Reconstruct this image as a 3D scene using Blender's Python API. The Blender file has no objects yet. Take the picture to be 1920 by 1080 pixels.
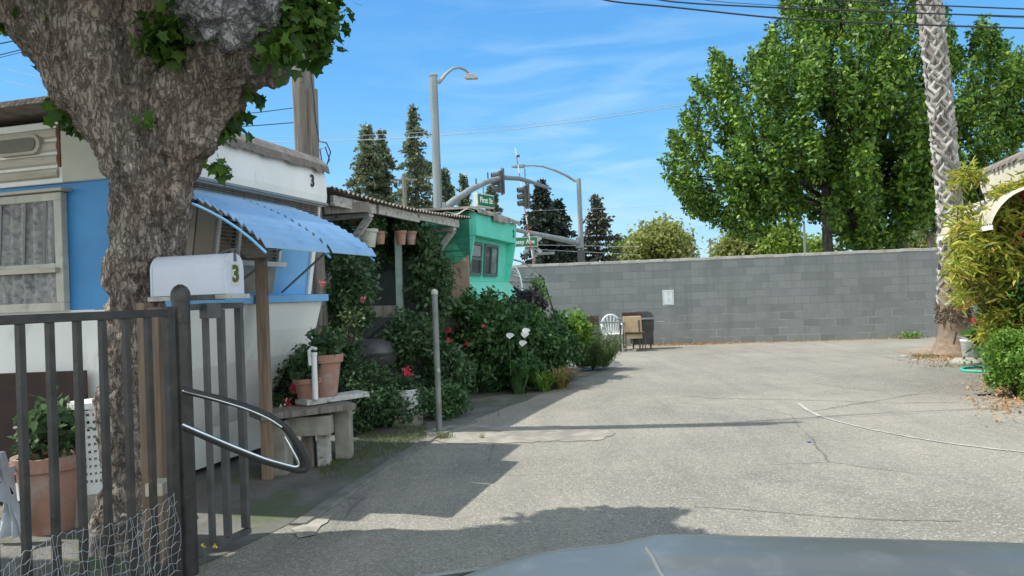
import bpy, bmesh, math, random
import numpy as np
from mathutils import Vector, Matrix, noise

# ------------------------------------------------------------------ camera, sky, sun
S = bpy.context.scene
COL = S.collection
FPX, CAMH = 1400.0, 1.5
TH, RHO = math.atan(12 / 1400), 0.037
F = Vector((0, math.cos(TH), math.sin(TH)))
UP = Vector((0, -math.sin(TH), math.cos(TH)))
XA = Vector((1, 0, 0))
RR = math.cos(RHO) * XA - math.sin(RHO) * UP
UU = math.sin(RHO) * XA + math.cos(RHO) * UP
cd = bpy.data.cameras.new('camera')
cam = bpy.data.objects.new('camera', cd)
COL.objects.link(cam)
cam.matrix_world = Matrix(((RR.x, UU.x, -F.x, 0), (RR.y, UU.y, -F.y, 0), (RR.z, UU.z, -F.z, CAMH), (0, 0, 0, 1)))
cd.sensor_width = 36
cd.lens = 36 * FPX / 1920
cd.clip_start, cd.clip_end = 0.05, 3000
S.camera = cam
S.view_settings.view_transform = 'Standard'
S.view_settings.look = 'None'
S.view_settings.gamma = 1
S.view_settings.exposure = 0.88

SUN_EL = math.radians(57)
SUN_DIR = Vector((-1, 0.08, 0)).normalized() * math.cos(SUN_EL) + Vector((0, 0, math.sin(SUN_EL)))   # towards the sun
w = bpy.data.worlds.new('World')
S.world = w
w.use_nodes = True
nt = w.node_tree
nt.nodes.clear()
N = nt.nodes.new
L = nt.links.new
out = N('ShaderNodeOutputWorld'); bg = N('ShaderNodeBackground'); sky = N('ShaderNodeTexSky')
sky.sky_type = 'NISHITA'
sky.sun_disc = False
sky.sun_elevation = SUN_EL
sky.sun_rotation = math.atan2(SUN_DIR.x, SUN_DIR.y)
sky.air_density, sky.dust_density, sky.ozone_density = 1.0, 0.15, 2.6
bg.inputs['Strength'].default_value = 0.15
tc = N('ShaderNodeTexCoord')
sxyz = N('ShaderNodeSeparateXYZ'); L(tc.outputs['Generated'], sxyz.inputs[0])
rp = N('ShaderNodeValToRGB')
el = rp.color_ramp.elements
el[0].position = 0.0; el[0].color = (0.42, 0.70, 0.90, 1)
el[1].position = 1.0; el[1].color = (0.04, 0.20, 0.55, 1)
for p_, c_ in ((0.07, (0.29, 0.64, 0.93)), (0.17, (0.165, 0.53, 0.93)), (0.30, (0.09, 0.41, 0.87)), (0.45, (0.07, 0.31, 0.78))):
    e_ = el.new(p_); e_.color = c_ + (1,)
L(sxyz.outputs['Z'], rp.inputs['Fac'])
sc_ = N('ShaderNodeVectorMath'); sc_.operation = 'SCALE'; sc_.inputs['Scale'].default_value = 3.75
L(rp.outputs[0], sc_.inputs[0])
hsv = N('ShaderNodeMixRGB'); hsv.inputs['Fac'].default_value = 0.85
L(sky.outputs[0], hsv.inputs['Color1']); L(sc_.outputs[0], hsv.inputs['Color2'])
mp = N('ShaderNodeMapping'); mp.inputs['Scale'].default_value = (2.2, 2.0, 13.0); mp.inputs['Rotation'].default_value = (0, math.radians(6), 0)
L(tc.outputs['Generated'], mp.inputs['Vector'])
nz = N('ShaderNodeTexNoise'); nz.inputs['Scale'].default_value = 2.1; nz.inputs['Detail'].default_value = 8; nz.inputs['Roughness'].default_value = 0.55; nz.inputs['Distortion'].default_value = 0.6
L(mp.outputs[0], nz.inputs['Vector'])
cr = N('ShaderNodeMapRange'); cr.inputs['From Min'].default_value = 0.44; cr.inputs['From Max'].default_value = 0.78
L(nz.outputs['Fac'], cr.inputs['Value'])
# the cirrus lies low in one part of the sky
vd = N('ShaderNodeVectorMath'); vd.operation = 'DISTANCE'; vd.inputs[1].default_value = (0.12, 0.97, 0.13)
L(tc.outputs['Generated'], vd.inputs[0])
mr = N('ShaderNodeMapRange'); mr.inputs['From Min'].default_value = 0.40; mr.inputs['From Max'].default_value = 0.05; mr.inputs['To Max'].default_value = 0.62
L(vd.outputs['Value'], mr.inputs['Value'])
mm = N('ShaderNodeMath'); mm.operation = 'MULTIPLY'
L(cr.outputs[0], mm.inputs[0]); L(mr.outputs[0], mm.inputs[1])
mx = N('ShaderNodeMixRGB'); mx.inputs['Color2'].default_value = (2.5, 3.4, 4.0, 1)
# added fill light: bright unseen cloud in the sky half behind the viewer
bk = N('ShaderNodeMapRange'); bk.inputs['From Min'].default_value = 0.50; bk.inputs['From Max'].default_value = -0.25; bk.inputs['To Max'].default_value = 0.78
L(sxyz.outputs['Y'], bk.inputs['Value'])
bm_ = N('ShaderNodeMixRGB'); bm_.inputs['Color2'].default_value = (6.8, 7.2, 7.1, 1)
L(bk.outputs[0], bm_.inputs['Fac'])
L(mm.outputs[0], mx.inputs['Fac']); L(hsv.outputs[0], mx.inputs['Color1']); L(mx.outputs[0], bm_.inputs['Color1']); L(bm_.outputs[0], bg.inputs['Color']); L(bg.outputs[0], out.inputs['Surface'])
sd = bpy.data.lights.new('sun', 'SUN')
sd.energy = 3.6
sd.angle = math.radians(0.53)
sd.color = (1.0, 0.95, 0.87)
so = bpy.data.objects.new('sun', sd)
COL.objects.link(so)
so.rotation_euler = SUN_DIR.to_track_quat('Z', 'Y').to_euler()

random.seed(7)
rng = np.random.default_rng(11)


# ------------------------------------------------------------------ placing helpers
def ray(u, v):
    return F + (u - 960) / FPX * RR - (v - 540) / FPX * UU


def P(u, v, y):
    r = ray(u, v)
    t = y / r.y
    return Vector((r.x * t, y, CAMH + r.z * t))


def G(u, v, z=0.0):
    r = ray(u, v)
    t = (z - CAMH) / r.z
    return Vector((r.x * t, r.y * t, z))


def V(*a):
    return Vector(a)


# ------------------------------------------------------------------ materials
def lin(c):
    return tuple(((x / 255) / 12.92 if x / 255 <= 0.04045 else ((x / 255 + 0.055) / 1.055) ** 2.4) for x in c[:3]) + (1,)


MATS = {}


def newmat(name):
    m = bpy.data.materials.new(name)
    m.use_nodes = True
    MATS[name] = m
    t = m.node_tree
    return m, t, t.nodes['Principled BSDF']


def surf(name, c1, c2=None, scale=6, rough=0.7, bump=0.15, bscale=40, metal=0, dirt=None, dscale=1.5, dlo=0.5, dhi=0.7, stretch=(1, 1, 1), spec=None):
    """weathered surface: two tones of one colour, stains of a third, fine bump"""
    m, t, b = newmat(name)
    n, l = t.nodes.new, t.links.new
    c1 = tuple(c1) + (1,) if len(c1) == 3 else c1
    c2 = (tuple(x * 0.75 for x in c1[:3]) + (1,)) if c2 is None else (tuple(c2) + (1,) if len(c2) == 3 else c2)
    tcn = n('ShaderNodeTexCoord'); mpn = n('ShaderNodeMapping'); mpn.inputs['Scale'].default_value = stretch
    l(tcn.outputs['Object'], mpn.inputs[0])
    a = n('ShaderNodeTexNoise'); a.inputs['Scale'].default_value = scale; a.inputs['Detail'].default_value = 6
    l(mpn.outputs[0], a.inputs['Vector'])
    r = n('ShaderNodeMapRange'); r.inputs['From Min'].default_value = 0.35; r.inputs['From Max'].default_value = 0.65
    l(a.outputs['Fac'], r.inputs['Value'])
    x = n('ShaderNodeMixRGB'); x.inputs['Color1'].default_value = c1; x.inputs['Color2'].default_value = c2
    l(r.outputs[0], x.inputs['Fac'])
    last = x
    if dirt is not None:
        d = n('ShaderNodeTexNoise'); d.inputs['Scale'].default_value = dscale; d.inputs['Detail'].default_value = 9; d.inputs['Roughness'].default_value = 0.65
        l(mpn.outputs[0], d.inputs['Vector'])
        dr = n('ShaderNodeMapRange'); dr.inputs['From Min'].default_value = dlo; dr.inputs['From Max'].default_value = dhi
        l(d.outputs['Fac'], dr.inputs['Value'])
        y = n('ShaderNodeMixRGB'); y.inputs['Color2'].default_value = tuple(dirt) + (1,)
        l(dr.outputs[0], y.inputs['Fac']); l(x.outputs[0], y.inputs['Color1'])
        last = y
    l(last.outputs[0], b.inputs['Base Color'])
    b.inputs['Roughness'].default_value = rough
    b.inputs['Metallic'].default_value = metal
    if spec is not None:
        b.inputs['Specular IOR Level'].default_value = spec
    if bump:
        e = n('ShaderNodeTexNoise'); e.inputs['Scale'].default_value = bscale; e.inputs['Detail'].default_value = 5
        l(mpn.outputs[0], e.inputs['Vector'])
        bp = n('ShaderNodeBump'); bp.inputs['Strength'].default_value = bump; bp.inputs['Distance'].default_value = 0.02
        l(e.outputs['Fac'], bp.inputs['Height']); l(bp.outputs[0], b.inputs['Normal'])
    return m


def leafmat(name, c1, c2, trans=0.35, rough=0.5, c3=None):
    m, t, b = newmat(name)
    n, l = t.nodes.new, t.links.new
    g = n('ShaderNodeNewGeometry')
    r = n('ShaderNodeValToRGB')
    r.color_ramp.elements[0].color = tuple(c1) + (1,)
    r.color_ramp.elements[1].color = tuple(c2) + (1,)
    if c3:
        e = r.color_ramp.elements.new(0.9); e.color = tuple(c2) + (1,)
        r.color_ramp.elements[2].color = tuple(c3) + (1,)
    l(g.outputs['Random Per Island'], r.inputs['Fac'])
    l(r.outputs[0], b.inputs['Base Color'])
    b.inputs['Roughness'].default_value = rough
    b.inputs['Specular IOR Level'].default_value = 0.35
    tr = n('ShaderNodeBsdfTranslucent')
    h = n('ShaderNodeHueSaturation'); h.inputs['Hue'].default_value = 0.485; h.inputs['Value'].default_value = 1.5
    l(r.outputs[0], h.inputs['Color']); l(h.outputs[0], tr.inputs['Color'])
    ms = n('ShaderNodeMixShader'); ms.inputs[0].default_value = trans
    l(b.outputs[0], ms.inputs[1]); l(tr.outputs[0], ms.inputs[2])
    l(ms.outputs[0], t.nodes['Material Output'].inputs['Surface'])
    return m


def asphalt():
    m, t, b = newmat('asphalt')
    n, l = t.nodes.new, t.links.new
    tcn = n('ShaderNodeTexCoord')

    def noi(scale, detail=4, rough=0.6, vec=None, dist=0):
        a = n('ShaderNodeTexNoise'); a.inputs['Scale'].default_value = scale; a.inputs['Detail'].default_value = detail
        a.inputs['Roughness'].default_value = rough; a.inputs['Distortion'].default_value = dist
        l(vec or tcn.outputs['Object'], a.inputs['Vector'])
        return a.outputs['Fac']

    def rng_(s, lo, hi, a=0.0, c=1.0):
        r = n('ShaderNodeMapRange'); r.inputs['From Min'].default_value = lo; r.inputs['From Max'].default_value = hi
        r.inputs['To Min'].default_value = a; r.inputs['To Max'].default_value = c
        l(s, r.inputs['Value'])
        return r.outputs[0]

    def mix(f, a, c, mode='MIX'):
        x = n('ShaderNodeMixRGB'); x.blend_type = mode
        if isinstance(f, float): x.inputs['Fac'].default_value = f
        else: l(f, x.inputs['Fac'])
        for k, s in (('Color1', a), ('Color2', c)):
            if isinstance(s, tuple): x.inputs[k].default_value = s
            else: l(s, x.inputs[k])
        return x.outputs[0]
    base = mix(rng_(noi(0.35, 6, 0.65, dist=0.4), 0.36, 0.66), (0.150, 0.145, 0.120, 1), (0.236, 0.224, 0.182, 1))
    base = mix(rng_(noi(0.9, 8, 0.72, dist=0.8), 0.50, 0.68, 0, 0.6), base, (0.27, 0.252, 0.20, 1))       # worn pale patches
    base = mix(rng_(noi(0.55, 8, 0.75, dist=1.0), 0.58, 0.68, 0, 0.55), base, (0.10, 0.098, 0.095, 1))     # oil and patching
    vo = n('ShaderNodeTexVoronoi'); vo.inputs['Scale'].default_value = 95
    l(tcn.outputs['Object'], vo.inputs['Vector'])
    sp = n('ShaderNodeSeparateColor'); l(vo.outputs['Color'], sp.inputs[0])
    base = mix(rng_(sp.outputs[0], 0.72, 0.97, 0, 0.75), base, (0.36, 0.34, 0.29, 1))     # pale stones
    base = mix(rng_(sp.outputs[1], 0.72, 0.97, 0, 0.65), base, (0.085, 0.085, 0.088, 1))     # dark stones
    # stretched tyre and water streaks along the drive
    mpn = n('ShaderNodeMapping'); mpn.inputs['Scale'].default_value = (2.4, 0.28, 1); mpn.inputs['Rotation'].default_value = (0, 0, math.radians(72))
    l(tcn.outputs['Object'], mpn.inputs[0])
    base = mix(rng_(noi(1.1, 7, 0.65, mpn.outputs[0]), 0.50, 0.70, 0, 0.35), base, (0.10, 0.10, 0.10, 1))
    # cracks
    v2 = n('ShaderNodeTexVoronoi'); v2.feature = 'DISTANCE_TO_EDGE'; v2.inputs['Scale'].default_value = 0.32
    wv = n('ShaderNodeMixRGB'); wv.inputs['Fac'].default_value = 0.14
    nzn = n('ShaderNodeTexNoise'); nzn.inputs['Scale'].default_value = 1.6; nzn.inputs['Detail'].default_value = 8; nzn.inputs['Roughness'].default_value = 0.7
    l(tcn.outputs['Object'], nzn.inputs['Vector'])
    l(tcn.outputs['Object'], wv.inputs['Color1']); l(nzn.outputs['Color'], wv.inputs['Color2']); l(wv.outputs[0], v2.inputs['Vector'])
    ck = n('ShaderNodeMath'); ck.operation = 'MULTIPLY'
    l(rng_(v2.outputs['Distance'], 0.0, 0.0045, 1, 0), ck.inputs[0]); l(rng_(noi(0.5, 3), 0.47, 0.6, 0, 0.8), ck.inputs[1])
    base = mix(ck.outputs[0], base, (0.05, 0.05, 0.045, 1))
    l(base, b.inputs['Base Color'])
    b.inputs['Roughness'].default_value = 0.9
    bp = n('ShaderNodeBump'); bp.inputs['Strength'].default_value = 0.7; bp.inputs['Distance'].default_value = 0.006
    l(vo.outputs['Distance'], bp.inputs['Height'])
    bp2 = n('ShaderNodeBump'); bp2.inputs['Strength'].default_value = 0.5; bp2.inputs['Distance'].default_value = 0.03
    l(noi(5, 6), bp2.inputs['Height']); l(bp.outputs[0], bp2.inputs['Normal']); l(bp2.outputs[0], b.inputs['Normal'])
    return m


def blockwall():
    m, t, b = newmat('concrete_block')
    n, l = t.nodes.new, t.links.new
    uv = n('ShaderNodeUVMap'); uv.uv_map = 'UVMap'
    br = n('ShaderNodeTexBrick')
    br.inputs['Scale'].default_value = 1; br.inputs['Brick Width'].default_value = 0.4; br.inputs['Row Height'].default_value = 0.2
    br.inputs['Mortar Size'].default_value = 0.007; br.inputs['Mortar Smooth'].default_value = 0.3
    br.inputs['Color1'].default_value = (0, 0, 0, 1); br.inputs['Color2'].default_value = (1, 1, 1, 1); br.inputs['Mortar'].default_value = (0.5, 0.5, 0.5, 1)
    wob = n('ShaderNodeTexNoise'); wob.inputs['Scale'].default_value = 3; l(uv.outputs[0], wob.inputs['Vector'])
    wm = n('ShaderNodeMixRGB'); wm.inputs['Fac'].default_value = 0.006
    l(uv.outputs[0], wm.inputs['Color1']); l(wob.outputs['Color'], wm.inputs['Color2'])
    l(wm.outputs[0], br.inputs['Vector'])
    cr_ = n('ShaderNodeValToRGB')
    e = cr_.color_ramp.elements
    e[0].color = (0.195, 0.208, 0.207, 1); e[1].color = (0.25, 0.262, 0.258, 1)
    q = e.new(0.4); q.color = (0.235, 0.25, 0.248, 1)
    l(br.outputs['Color'], cr_.inputs[0])
    a = n('ShaderNodeTexNoise'); a.inputs['Scale'].default_value = 1.3; a.inputs['Detail'].default_value = 7; a.inputs['Roughness'].default_value = 0.7
    l(uv.outputs[0], a.inputs['Vector'])
    mr_ = n('ShaderNodeMapRange'); mr_.inputs['From Min'].default_value = 0.4; mr_.inputs['From Max'].default_value = 0.7; mr_.inputs['To Max'].default_value = 0.45
    l(a.outputs['Fac'], mr_.inputs['Value'])
    st = n('ShaderNodeMixRGB'); st.inputs['Color2'].default_value = (0.155, 0.175, 0.165, 1)
    l(mr_.outputs[0], st.inputs['Fac']); l(cr_.outputs[0], st.inputs['Color1'])
    # mortar: pale lime in the lowest courses, nearly the block's tone above
    sx = n('ShaderNodeSeparateXYZ'); l(uv.outputs[0], sx.inputs[0])
    lo = n('ShaderNodeMapRange'); lo.inputs['From Min'].default_value = 0.86; lo.inputs['From Max'].default_value = 0.78
    l(sx.outputs['Y'], lo.inputs['Value'])
    ln = n('ShaderNodeTexNoise'); ln.inputs['Scale'].default_value = 2.2; ln.inputs['Detail'].default_value = 3; l(uv.outputs[0], ln.inputs['Vector'])
    lr = n('ShaderNodeMapRange'); lr.inputs['From Min'].default_value = 0.42; lr.inputs['From Max'].default_value = 0.62; lr.inputs['To Min'].default_value = 0.15; l(ln.outputs['Fac'], lr.inputs['Value'])
    lm = n('ShaderNodeMath'); lm.operation = 'MULTIPLY'; l(lo.outputs[0], lm.inputs[0]); l(lr.outputs[0], lm.inputs[1])
    mc = n('ShaderNodeMixRGB'); mc.inputs['Color1'].default_value = (0.17, 0.18, 0.178, 1); mc.inputs['Color2'].default_value = (0.42, 0.42, 0.40, 1)
    l(lm.outputs[0], mc.inputs['Fac'])
    smp = n('ShaderNodeMapping'); smp.inputs['Scale'].default_value = (2.6, 0.22, 1); l(uv.outputs[0], smp.inputs[0])
    sn = n('ShaderNodeTexNoise'); sn.inputs['Scale'].default_value = 1.6; sn.inputs['Detail'].default_value = 8; sn.inputs['Roughness'].default_value = 0.65; l(smp.outputs[0], sn.inputs['Vector'])
    snr = n('ShaderNodeMapRange'); snr.inputs['From Min'].default_value = 0.50; snr.inputs['From Max'].default_value = 0.72; snr.inputs['To Max'].default_value = 0.5; l(sn.outputs['Fac'], snr.inputs['Value'])
    st2 = n('ShaderNodeMixRGB'); st2.inputs['Color2'].default_value = (0.13, 0.14, 0.135, 1); l(snr.outputs[0], st2.inputs['Fac']); l(st.outputs[0], st2.inputs['Color1'])
    fin = n('ShaderNodeMixRGB'); l(br.outputs['Fac'], fin.inputs['Fac']); l(st2.outputs[0], fin.inputs['Color1']); l(mc.outputs[0], fin.inputs['Color2'])
    l(fin.outputs[0], b.inputs['Base Color'])
    b.inputs['Roughness'].default_value = 0.9
    bp = n('ShaderNodeBump'); bp.invert = True; bp.inputs['Strength'].default_value = 0.5; bp.inputs['Distance'].default_value = 0.01
    l(br.outputs['Fac'], bp.inputs['Height'])
    f2 = n('ShaderNodeTexNoise'); f2.inputs['Scale'].default_value = 60; l(uv.outputs[0], f2.inputs['Vector'])
    b2 = n('ShaderNodeBump'); b2.inputs['Strength'].default_value = 0.3; b2.inputs['Distance'].default_value = 0.01
    l(f2.outputs['Fac'], b2.inputs['Height']); l(bp.outputs[0], b2.inputs['Normal']); l(b2.outputs[0], b.inputs['Normal'])
    return m


def barkmat(name, stops, vstretch=0.35, scale=9, rust=None):
    m, t, b = newmat(name)
    n, l = t.nodes.new, t.links.new
    tcn = n('ShaderNodeTexCoord'); mpn = n('ShaderNodeMapping'); mpn.inputs['Scale'].default_value = (1, 1, vstretch)
    l(tcn.outputs['Object'], mpn.inputs[0])
    a = n('ShaderNodeTexNoise'); a.inputs['Scale'].default_value = scale; a.inputs['Detail'].default_value = 10; a.inputs['Roughness'].default_value = 0.72; a.inputs['Distortion'].default_value = 0.5
    l(mpn.outputs[0], a.inputs['Vector'])
    r = n('ShaderNodeValToRGB')
    r.color_ramp.elements[0].position = 0.34; r.color_ramp.elements[1].position = 0.68
    r.color_ramp.elements[0].color = tuple(stops[0]) + (1,); r.color_ramp.elements[1].color = tuple(stops[-1]) + (1,)
    for i, c in enumerate(stops[1:-1]):
        e = r.color_ramp.elements.new(0.34 + 0.34 * (i + 1) / (len(stops) - 1)); e.color = tuple(c) + (1,)
    l(a.outputs['Fac'], r.inputs['Fac'])
    bt_ = n('ShaderNodeTexNoise'); bt_.inputs['Scale'].default_value = 2.2; bt_.inputs['Detail'].default_value = 6; bt_.inputs['Roughness'].default_value = 0.7; bt_.inputs['Distortion'].default_value = 0.8
    l(mpn.outputs[0], bt_.inputs['Vector'])
    btr = n('ShaderNodeMapRange'); btr.inputs['From Min'].default_value = 0.36; btr.inputs['From Max'].default_value = 0.64; btr.inputs['To Min'].default_value = 0.52; btr.inputs['To Max'].default_value = 1.30
    l(bt_.outputs['Fac'], btr.inputs['Value'])
    bm = n('ShaderNodeVectorMath'); bm.operation = 'SCALE'; l(r.outputs[0], bm.inputs[0]); l(btr.outputs[0], bm.inputs['Scale'])
    last = bm.outputs[0]
    if rust:
        d = n('ShaderNodeTexNoise'); d.inputs['Scale'].default_value = 1.3; d.inputs['Detail'].default_value = 5; l(tcn.outputs['Object'], d.inputs['Vector'])
        dr = n('ShaderNodeMapRange'); dr.inputs['From Min'].default_value = 0.52; dr.inputs['From Max'].default_value = 0.72; dr.inputs['To Max'].default_value = 0.65
        l(d.outputs['Fac'], dr.inputs['Value'])
        y = n('ShaderNodeMixRGB'); y.blend_type = 'MIX'; y.inputs['Color2'].default_value = tuple(rust) + (1,)
        l(dr.outputs[0], y.inputs['Fac']); l(last, y.inputs['Color1']); last = y.outputs[0]
    def cracks(sc, wd):
        q = n('ShaderNodeTexNoise'); q.inputs['Scale'].default_value = sc; q.inputs['Detail'].default_value = 5; q.inputs['Roughness'].default_value = 0.6; q.inputs['Distortion'].default_value = 0.4
        l(mpn.outputs[0], q.inputs['Vector'])
        s1 = n('ShaderNodeMath'); s1.operation = 'SUBTRACT'; s1.inputs[1].default_value = 0.5; l(q.outputs['Fac'], s1.inputs[0])
        s2 = n('ShaderNodeMath'); s2.operation = 'ABSOLUTE'; l(s1.outputs[0], s2.inputs[0])
        s3 = n('ShaderNodeMapRange'); s3.inputs['From Max'].default_value = wd; s3.inputs['To Min'].default_value = 1; s3.inputs['To Max'].default_value = 0; l(s2.outputs[0], s3.inputs['Value'])
        return s3.outputs[0]
    k1, k2 = cracks(scale * 1.3, 0.028), cracks(scale * 3.0, 0.045)
    ck = n('ShaderNodeMath'); ck.operation = 'MULTIPLY_ADD'; ck.inputs[1].default_value = 0.6; ck.use_clamp = True
    l(k2, ck.inputs[0]); l(k1, ck.inputs[2])
    ck2 = n('ShaderNodeMath'); ck2.operation = 'MULTIPLY'; ck2.inputs[1].default_value = 0.55; l(ck.outputs[0], ck2.inputs[0])
    v = ck
    ck = ck2
    z = n('ShaderNodeMixRGB'); z.inputs['Color2'].default_value = tuple(x * 0.5 for x in stops[0]) + (1,)
    l(ck.outputs[0], z.inputs['Fac']); l(last, z.inputs['Color1'])
    l(z.outputs[0], b.inputs['Base Color'])
    b.inputs['Roughness'].default_value = 0.92
    bp = n('ShaderNodeBump'); bp.invert = True; bp.inputs['Strength'].default_value = 1.0; bp.inputs['Distance'].default_value = 0.03
    l(v.outputs[0], bp.inputs['Height'])
    b2 = n('ShaderNodeBump'); b2.inputs['Strength'].default_value = 0.9; b2.inputs['Distance'].default_value = 0.03
    l(a.outputs['Fac'], b2.inputs['Height']); l(bp.outputs[0], b2.inputs['Normal']); l(b2.outputs[0], b.inputs['Normal'])
    return m


M_ASPH = asphalt()
M_BLOCK = blockwall()
M_CAP = surf('cap_concrete', (0.50, 0.49, 0.45), (0.36, 0.35, 0.32), 5)
M_CONC = surf('worn_concrete', (0.33, 0.31, 0.26), (0.22, 0.21, 0.18), 7, dirt=(0.16, 0.15, 0.12), dscale=3)
M_DIRT = surf('orange_soil', (0.30, 0.20, 0.11), (0.19, 0.14, 0.085), 4, bump=0.6, bscale=25, dirt=(0.24, 0.23, 0.20), dscale=2.0, dlo=0.48, dhi=0.58)
M_SOIL = surf('garden_soil', (0.085, 0.083, 0.075), (0.13, 0.128, 0.115), 3, bump=0.6, bscale=25, dirt=(0.07, 0.09, 0.045), dscale=1.6, dlo=0.5, dhi=0.6)
M_LINE = surf('worn_line_paint', (0.40, 0.39, 0.35), (0.27, 0.26, 0.235), 11)
M_BARK = barkmat('plane_tree_bark', [(0.14, 0.115, 0.098), (0.245, 0.205, 0.175), (0.34, 0.295, 0.255), (0.50, 0.46, 0.415)], 0.30, 10, rust=(0.30, 0.20, 0.14))
M_BURL = barkmat('grey_cut_wood', [(0.05, 0.05, 0.055), (0.26, 0.26, 0.27), (0.42, 0.42, 0.44), (0.60, 0.60, 0.61)], 1.0, 5)
M_BARK2 = barkmat('dark_bark', [(0.06, 0.045, 0.035), (0.12, 0.10, 0.08), (0.2, 0.17, 0.14)], 0.3, 12)
M_WHITE = surf('aged_white_paint', (0.80, 0.80, 0.77), (0.72, 0.73, 0.71), 3, 0.5, 0.05, dirt=(0.40, 0.40, 0.36), dscale=2.5, dlo=0.60, dhi=0.80, stretch=(1, 1, 0.5))
M_CREAM = surf('cream_metal', (0.50, 0.46, 0.38), (0.42, 0.38, 0.31), 3, 0.5, 0.08, dirt=(0.20, 0.15, 0.10), dscale=2.2, dlo=0.52, dhi=0.78, stretch=(0.5, 0.5, 2.5))
M_CREAM2 = surf('pale_cream_paint', (0.62, 0.58, 0.45), (0.54, 0.50, 0.38), 3, 0.5, 0.05, dirt=(0.45, 0.36, 0.22), dscale=3, dlo=0.6, dhi=0.8)
M_BLUE = surf('sky_blue_paint', (0.045, 0.27, 0.60), (0.038, 0.23, 0.52), 2.5, 0.5, 0.06, dirt=(0.09, 0.26, 0.44), dscale=3, dlo=0.58, dhi=0.85)
M_LBLUE = surf('light_blue_paint', (0.19, 0.45, 0.75), (0.16, 0.40, 0.68), 4, 0.45, 0.05, dirt=(0.12, 0.22, 0.33), dscale=5, dlo=0.60, dhi=0.80)
M_AWN = surf('awning_blue_metal', (0.30, 0.47, 0.66), (0.25, 0.42, 0.60), 5, 0.28, 0.02, metal=0.1, dirt=(0.13, 0.24, 0.36), dscale=5, dlo=0.58, dhi=0.82)
M_TAR = surf('peeling_tar', (0.13, 0.11, 0.095), (0.22, 0.19, 0.165), 8, 0.85, 0.5, 30)
M_GREEN = surf('mint_green_paint', (0.13, 0.67, 0.52), (0.11, 0.60, 0.46), 3, 0.5, 0.05, dirt=(0.08, 0.38, 0.27), dscale=4, dlo=0.58, dhi=0.8)
M_GREEN2 = surf('pale_mint_paint', (0.20, 0.68, 0.50), (0.17, 0.60, 0.44), 3, 0.5, 0.05)
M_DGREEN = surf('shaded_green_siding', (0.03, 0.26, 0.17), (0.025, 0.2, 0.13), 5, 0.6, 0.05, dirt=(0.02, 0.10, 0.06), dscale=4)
M_TAN = surf('tan_plaster', (0.36, 0.27, 0.20), (0.30, 0.22, 0.16), 4, 0.85, 0.3)
M_BLACK = surf('black_iron_paint', (0.022, 0.021, 0.021), (0.045, 0.042, 0.04), 9, 0.45, 0.15, dirt=(0.10, 0.075, 0.055), dscale=8, dlo=0.62, dhi=0.75)
M_DARK = surf('dark_metal', (0.05, 0.055, 0.055), (0.08, 0.08, 0.08), 9, 0.5, 0.1)
M_GALV = surf('galvanised_steel', (0.25, 0.285, 0.29), (0.19, 0.22, 0.23), 4, 0.5, 0.05, metal=0.25, stretch=(1, 1, 0.2))
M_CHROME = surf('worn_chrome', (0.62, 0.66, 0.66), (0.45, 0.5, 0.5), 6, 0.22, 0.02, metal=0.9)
M_WOOD = surf('weathered_wood', (0.28, 0.20, 0.14), (0.20, 0.14, 0.095), 7, 0.8, 0.4, 60, stretch=(6, 6, 0.5), dirt=(0.10, 0.08, 0.07), dscale=2)
M_GWOOD = surf('grey_wood', (0.22, 0.20, 0.17), (0.14, 0.125, 0.11), 7, 0.85, 0.4, 60, stretch=(5, 5, 0.4), dirt=(0.08, 0.07, 0.06), dscale=3)
M_WWOOD = surf('flaking_white_wood', (0.50, 0.50, 0.47), (0.36, 0.35, 0.32), 9, 0.8, 0.3, 50, stretch=(1, 3, 3), dirt=(0.16, 0.14, 0.12), dscale=6, dlo=0.55, dhi=0.62)
M_TERRA = surf('terracotta', (0.36, 0.20, 0.15), (0.29, 0.16, 0.12), 5, 0.85, 0.1, dirt=(0.40, 0.32, 0.28), dscale=5)
M_PLAST = surf('white_plastic', (0.72, 0.74, 0.74), (0.64, 0.66, 0.66), 4, 0.4, 0.02, dirt=(0.45, 0.43, 0.38), dscale=6, dlo=0.6, dhi=0.8)
M_MAIL = surf('pale_grey_enamel', (0.53, 0.57, 0.66), (0.48, 0.52, 0.60), 3, 0.4, 0.03, dirt=(0.35, 0.36, 0.38), dscale=4, dlo=0.6, dhi=0.8)
M_BROWN = surf('brown_vinyl', (0.075, 0.042, 0.035), (0.05, 0.03, 0.026), 8, 0.6, 0.2)
M_TANV = surf('tan_board', (0.45, 0.33, 0.20), (0.37, 0.27, 0.16), 8, 0.7, 0.2)
M_RUST = surf('rusty_panel', (0.26, 0.09, 0.04), (0.12, 0.05, 0.03), 8, 0.85, 0.4)
M_GLASS = surf('dark_window_glass', (0.02, 0.025, 0.028), (0.035, 0.04, 0.042), 3, 0.08, 0.0, spec=0.8)
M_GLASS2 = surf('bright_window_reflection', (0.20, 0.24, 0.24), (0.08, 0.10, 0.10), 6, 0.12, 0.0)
M_CURT = surf('floral_curtain', (0.42, 0.42, 0.41), (0.25, 0.25, 0.26), 28, 0.9, 0.3, 12, dirt=(0.17, 0.17, 0.18), dscale=14, dlo=0.52, dhi=0.66)
M_SIGNG = surf('sign_green', (0.012, 0.17, 0.075), (0.012, 0.15, 0.065), 3, 0.4, 0)
M_SIGNW = surf('sign_white', (0.78, 0.80, 0.80), (0.72, 0.75, 0.76), 3, 0.4, 0)
M_INK = surf('sign_ink', (0.03, 0.035, 0.05), (0.03, 0.035, 0.05), 3, 0.5, 0)
M_OLIVE = surf('olive_number_paint', (0.07, 0.085, 0.03), (0.06, 0.07, 0.03), 3, 0.5, 0)
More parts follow.
